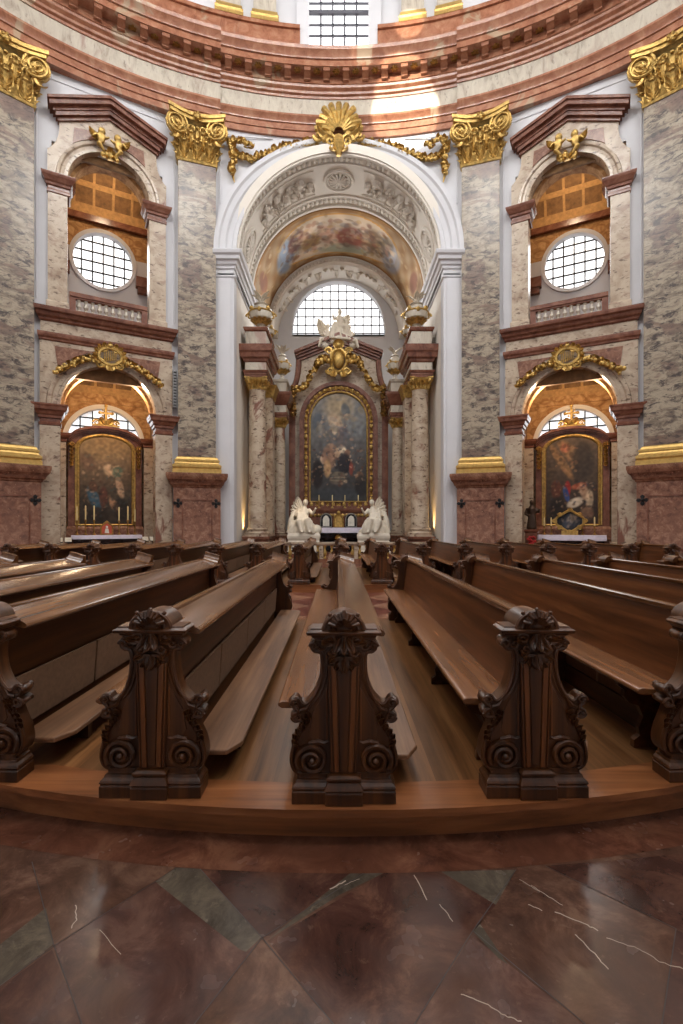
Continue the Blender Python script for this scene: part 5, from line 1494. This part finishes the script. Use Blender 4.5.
sp_ = [(-.95,.95,.14,.5,170,.055,[R_(38,32,32),R_(176,136,106),R_(104,66,52),R_(70,80,92),R_(208,178,146),R_(92,74,60),R_(146,110,88)],.6),(-.7,.6,.5,.8,90,.06,[R_(196,164,134),R_(118,104,98),R_(92,98,106),R_(170,132,108)],.65),(-.95,.95,.6,1,50,.13,[R_(128,124,120),R_(150,134,108),R_(104,108,114)],.5)]
pt = thing('high_altar_painting', 'large arched oil painting of swirling figures and clouds in the middle of the high altar', 'painting', (0,25.5,0))
canvas('painted_canvas', pt, hw, z0, zs, 1.46, -.2, painter(bse, bl, 44, sp_, 3.86), 90, 170, .15)

# sculptures
def figure_tubes(m, J, segs):
    for a, b2, ra, rb2 in segs: m.tube([J[a], tuple((Vector(J[a])+Vector(J[b2]))/2), J[b2]], [ra,(ra+rb2)/2,rb2], 10)
def robe(m, pts, r0, r1, n, rq):
    for i in range(n):
        t = i/(n-1); a = [pts[0][k]*(1-t)+pts[1][k]*t for k in range(3)]; b2 = [pts[2][k]*(1-t)+pts[3][k]*t for k in range(3)]
        mid = [(a[k]+b2[k])/2 + rq.uniform(-.05,.05) for k in range(3)]
        m.tube([a,mid,b2], [r0,(r0+r1)/2*1.1,r1], 8)
def seated_angel(s):
    sd = 'left' if s < 0 else 'right'
    a = thing('marble_angel', f'white marble angel seated on a rocky block, {sd} of the high altar table' , 'statue', (s*1.6,22.5,0))
    m = MB(); m.loft(-.7,.7,-.4,.45,[(.31,.06),(.4,.06),(.44,.02),(.85,.02),(.9,.0),(1.0,.04),(1.12,.05),(1.25,.0)]); m.build('plinth', M['sculpt'], a, smooth=14)
    m = MB(); m.loft(-.74,.74,-.42,.45,[(0,.08),(.3,.08),(.31,0)]); m.build('red_step', M['red'], a, smooth=0)
    m = MB(); rq = random.Random(8+s); q = -s     # q points to the altar
    J = dict(pel=(-q*.1,.05,1.75), ch=(0,.0,2.2), nk=(q*.02,-.02,2.45), hd=(q*.06,-.06,2.64), sl=(-.2,0,2.33), sr=(.2,0,2.33))
    m.tube([J['pel'],(-q*.04,.02,1.95),J['ch'],J['nk'],(q*.04,-.04,2.52)], [.26,.22,.24,.1,.07], 12)
    m.ball(J['hd'], (.115,.125,.15), 12, 8); m.ball((q*.06,.02,2.68), (.13,.12,.13), 10, 7)
    m.tube([(q*.2,0,2.33),(q*.4,-.15,2.12),(q*.52,-.3,2.3)], [.1,.08,.05], 8); m.ball((q*.54,-.32,2.36), .06)
    m.tube([(-q*.2,0,2.33),(-q*.38,-.1,2.05),(-q*.18,-.3,1.95)], [.1,.085,.055], 8)
    m.tube([(-q*.05,-.05,1.75),(q*.2,-.42,1.82),(q*.25,-.45,1.36)], [.22,.17,.11], 10); m.tube([(-q*.2,-.02,1.72),(-q*.2,-.42,1.74),(-q*.08,-.5,1.32)], [.22,.17,.11], 10)
    m.ball((q*.27,-.52,1.3),(.07,.14,.06),8,6); m.ball((-q*.06,-.56,1.3),(.07,.14,.06),8,6)
    robe(m, [(-q*.35,-.1,1.8),(q*.3,-.4,1.8),(-q*.72,-.2,1.22),(q*.45,-.36,1.22)], .11, .13, 9, rq)
    robe(m, [(-q*.25,-.2,2.2),(q*.1,-.2,2.1),(-q*.3,-.35,1.6),(q*.2,-.4,1.7)], .07, .09, 5, rq)
    for i in range(7): m.ball((rq.uniform(-.6,.6),rq.uniform(-.1,.3),rq.uniform(1.25,1.55)), rq.uniform(.18,.28), 9, 6)
    m.tube([(-q*.2,.1,2.3),(-q*.5,.1,2.15),(-q*.62,-.05,1.8),(-q*.7,-.1,1.4)], [.1,.13,.12,.1], 9)
    b_ = m.build('figure', M['sculpt'], a, remesh=.03)
    m = MB()
    for i in range(8): m.leaf((-q*.12,.2,2.3-.03*i), (-q*(.3+.1*i),.25,.9-.17*i), (0,-1,0), .75-.03*i, .2, .2, .03, n=5)
    m.build('wing', M['sculpt'], b_)
seated_angel(-1); seated_angel(1)
tg = thing('gable_sculpture', 'white marble group of angels and a winged figure on the gable against the bright window', 'statue', (0,25.35,0))
m = MB(); rq = random.Random(4)
for x,z,r in ((-.75,11.05,.3),(-.35,11.3,.34),(0,11.6,.36),(.4,11.35,.34),(.8,11.05,.3),(0,11.9,.26),(.25,11.7,.26),(-.25,11.62,.26)): m.ball((x,.1,z),(r,.28,r*.8),10,7)
m.tube([(.05,.05,11.85),(.1,0,12.2),(.02,0,12.5),(.06,0,12.62)], [.2,.2,.17,.07], 10); m.ball((.07,-.02,12.76),(.12,.12,.15),10,7)
m.tube([(.0,0,12.45),(-.25,-.05,12.35),(-.3,-.05,12.65)], [.08,.07,.045], 7); m.tube([(.14,0,12.45),(.38,-.1,12.3),(.45,-.1,12.02)], [.08,.07,.05], 7)
m.tube([(.05,-.05,12.0),(.4,-.25,11.9),(.48,-.2,11.5)], [.17,.13,.08], 8)
for k,zz in ((-1,0),(1,-.05)):
    cx = k*.62; m.tube([(cx,0,11.3+zz),(cx*.95,-.05,11.62+zz),(cx*.92,-.05,11.85+zz)], [.2,.18,.07], 9); m.ball((cx*.9,-.08,11.98+zz),(.11,.11,.13),10,7)
    m.tube([(cx*.95,-.05,11.78+zz),(cx+k*.2,-.15,11.6+zz),(cx+k*.1,-.25,11.45+zz)], [.07,.06,.045], 7)
    m.tube([(cx,-.05,11.3+zz),(cx+k*.3,-.25,11.22+zz),(cx+k*.4,-.2,10.85+zz)], [.15,.11,.07], 8)
robe(m, [(-.2,-.1,12.2),(.3,-.1,12.1),(-.45,-.2,11.3),(.6,-.2,11.2)], .07, .1, 8, rq)
b_ = m.build('figures', M['sculpt'], tg, remesh=.035)
m = MB()
for i in range(8): m.leaf((-.55,.1,11.8), (-1.0+.05*i,.1,1.0-.24*i), (0,-1,0), .85-.05*i, .22, .4, .03, n=5)
for i in range(6): m.leaf((.1,.15,12.35), (.9-.1*i,.1,.5-.22*i), (0,-1,0), .6, .18, .3, .03, n=4)
m.build('wings', M['sculpt'], b_)

# altar table, reliquaries, candlesticks
st = thing('altar_steps', 'red marble steps under the high altar table', 'steps', (0,0,0))
m = MB(); m.box(-.74,.74,22.2,25.35,0,.16); m.box(-.74,.74,22.6,25.3,.16,.31); m.build('steps', M['redbase'], st, smooth=0, bevel=.02)
ta = thing('high_altar_table', 'black marble sarcophagus altar with lilac white cloth at the high altar', 'altar', (0,23.75,0))
m = MB(); prof = [(.05,.31),(.35,.33),(.42,.42),(.3,.52),(.2,.6),(.25,.72),(.5,.88),(.68,1.0),(.72,1.1),(.72,1.22),(.75,1.24),(.78,1.3),(.78,1.46)]
P = [(-a,z) for a,z in prof] + [(a,z) for a,z in reversed(prof)]
m.prism_x([(y*.75+.1,z) for y,z in P], -1.08, 1.08); m.build('sarcophagus', M['black'], ta, smooth=30)
m = MB(); m.box(-1.14,1.14,-.52,.7,1.462,1.48); m.box(-1.14,1.14,-.535,-.518,1.23,1.48); m.build('linen_cloth', M['cloth'], ta, smooth=0, bevel=.006)
m = MB()
for i in range(7): a = PI*i/6; m.leaf((0,-.46,.98), (math.cos(a),-.2,math.sin(a)), (0,-1,0), .2, .1, .3, .03, n=3)
m.ball((0,-.5,.98), .08); m.build('gilded_shell', M['gold'], ta)
pr = thing('predella', 'red and gilt marble shelf behind the high altar table under the great picture', 'altar', (0,24.55,0))
m = MB(); m.loft(-1.6,1.6,0,.55,[(.312,0),(1.5,0),(1.54,.05),(1.62,.06),(1.66,0),(2.25,0),(2.28,.05),(2.4,.08),(2.46,.08)]); m.build('shelf', M['red'], pr, smooth=14)
m = MB()
for i in range(15): m.ball((-1.4+.2*i,-.02,2.1),(.07,.04,.09),7,5); m.leaf((-1.4+.2*i,-.02,2.1),(1,0,.3),(0,-1,0),.16,.1,.4,.03,n=3)
m.build('gilded_leaf_band', M['gold'], pr)
for k,w in ((-1,'left'),(1,'right')):
    rl = thing('glass_reliquary', f'dark arched reliquary with pale relics, {w} of the gilded tabernacle', 'reliquary', (k*.62,24.05,1.481), 0, 'reliquaries on the high altar')
    m = MB(); P = [(-.3,0),(.3,0)] + [(.3*math.cos(PI*i/16), .42+.3*math.sin(PI*i/16)) for i in range(17)]
    m.prism(P, -.1, .12); m.build('black_case', M['black'], rl, smooth=0)
    m = MB(); P2 = [(.27*math.cos(PI*i/16), .42+.27*math.sin(PI*i/16)) for i in range(17)]; m.tube([(x,-.11,z) for x,z in [(.27,.04)]+P2+[(-.27,.04)]], .025, 6, closed=True); m.build('silver_frame', m_plain('dull_silver'+w, lin(150,146,138), .4, .7), rl)
    m = MB(); m.prism([(-.16,.08),(.16,.08),(.16,.42),(.1,.55),(0,.6),(-.1,.55),(-.16,.42)], -.115, -.1)
    for i in range(12): m.ball((rq.uniform(-.13,.13),-.12,rq.uniform(.12,.5)), .035, 6, 4)
    m.build('pale_relics', M['paper'], rl)
tb = thing('tabernacle', 'small gilded arched tabernacle in the middle of the high altar', 'tabernacle', (0,24.0,1.481))
m = MB(); P = [(-.26,0),(.26,0)] + [(.26*math.cos(PI*i/16), .38+.26*math.sin(PI*i/16)) for i in range(17)]; m.prism(P, -.12, .15); m.build('gilded_case', M['golddark'], tb, smooth=0)
m = MB(); m.prism([(x*.7,z*.82+.04) for x,z in P], -.15, -.1); m.ball((.1,-.15,.3),.025,6,4); m.build('door', M['gold'], tb, smooth=0)
m = MB(); m.ball((0,0,.74),.1,8,6); m.build('finial', M['gold'], tb)
for i,u in enumerate((-1.0,-.32,.32,1.0)):
    c = thing('candlestick', f'gilded candlestick on the high altar shelf, {["far left","left of centre","right of centre","far right"][i]}', 'candlestick', (u,24.65,2.46), 0, 'candlesticks on the high altar')
    m = MB(); m.lathe([(.08,0),(.08,.03),(.04,.07),(.02,.12),(.03,.2),(.018,.3),(.045,.36),(.045,.38)], seg=10); m.build('holder', M['gold'], c)
    m = MB(); m.lathe([(.024,.37),(.024,.66),(.01,.68)], seg=8); m.build('candle', M['wax'], c)
# communion rail
cr = thing('communion_rail', 'low altar rail with gilded balusters and pale marble coping before the high altar', 'railing', (0,20.2,0))
m = MB()
for x0,x1 in ((-3.7,-.75),(.75,3.7)): m.loft(x0,x1,-.12,.14,[(.76,0),(.8,.03),(.84,.05),(.9,.05)])
m.loft(-.75,.75,-.1,.12,[(.76,0),(.8,.03),(.84,.05),(.9,.05)])
m.build('coping', M['cream'], cr, smooth=14)
m = MB(); m.box(-3.7,3.7,-.16,.18,.0,.2); m.build('base', M['redbase'], cr, smooth=0)
m = MB(); m.lathe([(.055,0),(.075,.01),(.075,.05),(.04,.09),(.06,.15),(.09,.22),(.08,.28),(.045,.38),(.04,.44),(.065,.5),(.07,.57)], seg=10); p0 = None
for i in range(25):
    if p0 is None: o = p0 = m.build('gilded_baluster', M['gold'], cr)
    else: o = p0.copy(); C.objects.link(o); o.parent = cr
    o.location = (-3.48+.29*i,0,.2)
for x in (-3.7,-.72,.72,3.7):
    m = MB(); m.box(x-.08,x+.08,-.1,.12,.2,.78); m.build('rail_post', M['cream'], cr, smooth=0)

# ------------------------------------------------------------------ light
W = bpy.data.worlds.new('World'); S.world = W; W.use_nodes = True
W.node_tree.nodes['Background'].inputs[0].default_value = (.85,.92,1,1); W.node_tree.nodes['Background'].inputs[1].default_value = .4
def area(loc, target, sx, sy, power, col, spread=180):
    l = bpy.data.lights.new('daylight', 'AREA'); l.shape = 'RECTANGLE'; l.size = sx; l.size_y = sy; l.energy = power; l.color = col; l.spread = math.radians(spread)
    o = bpy.data.objects.new('daylight', l); C.objects.link(o); o.location = loc
    o.rotation_euler = (Vector(target)-Vector(loc)).to_track_quat('-Z','Y').to_euler(); return o
def point(loc, power, col, r=.25):
    l = bpy.data.lights.new('lamp', 'POINT'); l.energy = power; l.color = col; l.shadow_soft_size = r
    o = bpy.data.objects.new('lamp', l); C.objects.link(o); o.location = loc; return o
def spot(loc, target, ang, power, col, blend=.3, r=.05, sq=False):
    l = bpy.data.lights.new('spot_beam', 'SPOT'); l.energy = power; l.color = col; l.spot_size = math.radians(ang); l.spot_blend = blend; l.use_square = sq; l.shadow_soft_size = r
    o = bpy.data.objects.new('spot_beam', l); C.objects.link(o); o.location = loc
    o.rotation_euler = (Vector(target)-Vector(loc)).to_track_quat('-Z','Y').to_euler(); return o
# daylight of the drum windows round the oval
for k in range(8):
    t = k*PI/4; x,y,nx,ny = ell(t, .9)
    if k == 0: y -= .3
    area((x,y,25.6), (x+nx*6, y+ny*6, 25.6-4.6), 2.6, 6.5, LP_['drum']*(1.2 if 2 < k < 6 else .9), (1,.985,.96), 140)
area((0,26.6,13.6), (0,21,10.5), 4.5, 2.2, LP_['lun'], (1,.99,.97))
for s in (-1,1):
    loc, rz = bay_origin(s)
    L = lambda x,y,z: tuple(Vector(loc) + Matrix.Rotation(rz,3,'Z') @ Vector((x,y,z)))
    point(L(0,2.0,15.6), LP_['gal'], (1,.76,.5), .3)
    point(L(-.9,.75,6.7), LP_['niche'], (1,.74,.48), .2); point(L(.9,.75,6.7), LP_['niche'], (1,.74,.48), .2)
    area(L(0,3.9,13.2), L(0,0,12.2), 2.0, 2.0, LP_['galwin'], (1,1,1))
    area(L(0,3.2,5.6), L(0,0,4.4), 2.0, 1.0, LP_['galwin']*.25, (.9,.96,1))
    spot((s*4.06,21.3,1.2), (s*4.2,21.5,6), 60, LP_['up'], (1,.62,.22), .8, .03)  # warm uplight beside the outer altar column, not sun
spot((-1.9,20.8,5.2), (-1.6,22.5,2.0), 26, LP_['ang']*6, (1,.74,.46), .8)  # unseen warm spot aimed at the left angel, not sun
# sun through a drum window striking the entablature right of the middle
spot((-4.0,-.2,25.5), (2.55,19.3,18.6), 7.4, LP_['sun']*.8, (1,.9,.72), .2, .05, True)
spot((-4.6,-.2,27.5), (2.9,19.6,21.6), 3.2, LP_['sun']*.5, (1,.9,.72), .3, .05, True)
spot((-4.0,-.2,24.0), (.9,19.0,20.1), 2.6, LP_['sun']*.25, (1,.95,.82), .4, .05, True)

# ------------------------------------------------------------------ camera
cam = bpy.data.cameras.new('camera'); co = bpy.data.objects.new('camera', cam); C.objects.link(co); S.camera = co
cam.sensor_fit = 'VERTICAL'; cam.sensor_height = 36; cam.lens = 484.4/1024*36
cam.shift_y = 13/1024; cam.shift_x = 3.5/1024
co.location = (-.03, 0, 1.61); co.rotation_euler = (PI/2, 0, 0); cam.clip_end = 200; cam.clip_start = .05
S.view_settings.view_transform = 'Standard'; S.view_settings.look = 'None'; S.view_settings.gamma = 1; S.view_settings.use_curve_mapping = False
S.view_settings.exposure = LP_['exp']
S.cycles.max_bounces = 10; S.cycles.diffuse_bounces = 5; S.cycles.sample_clamp_indirect = 6
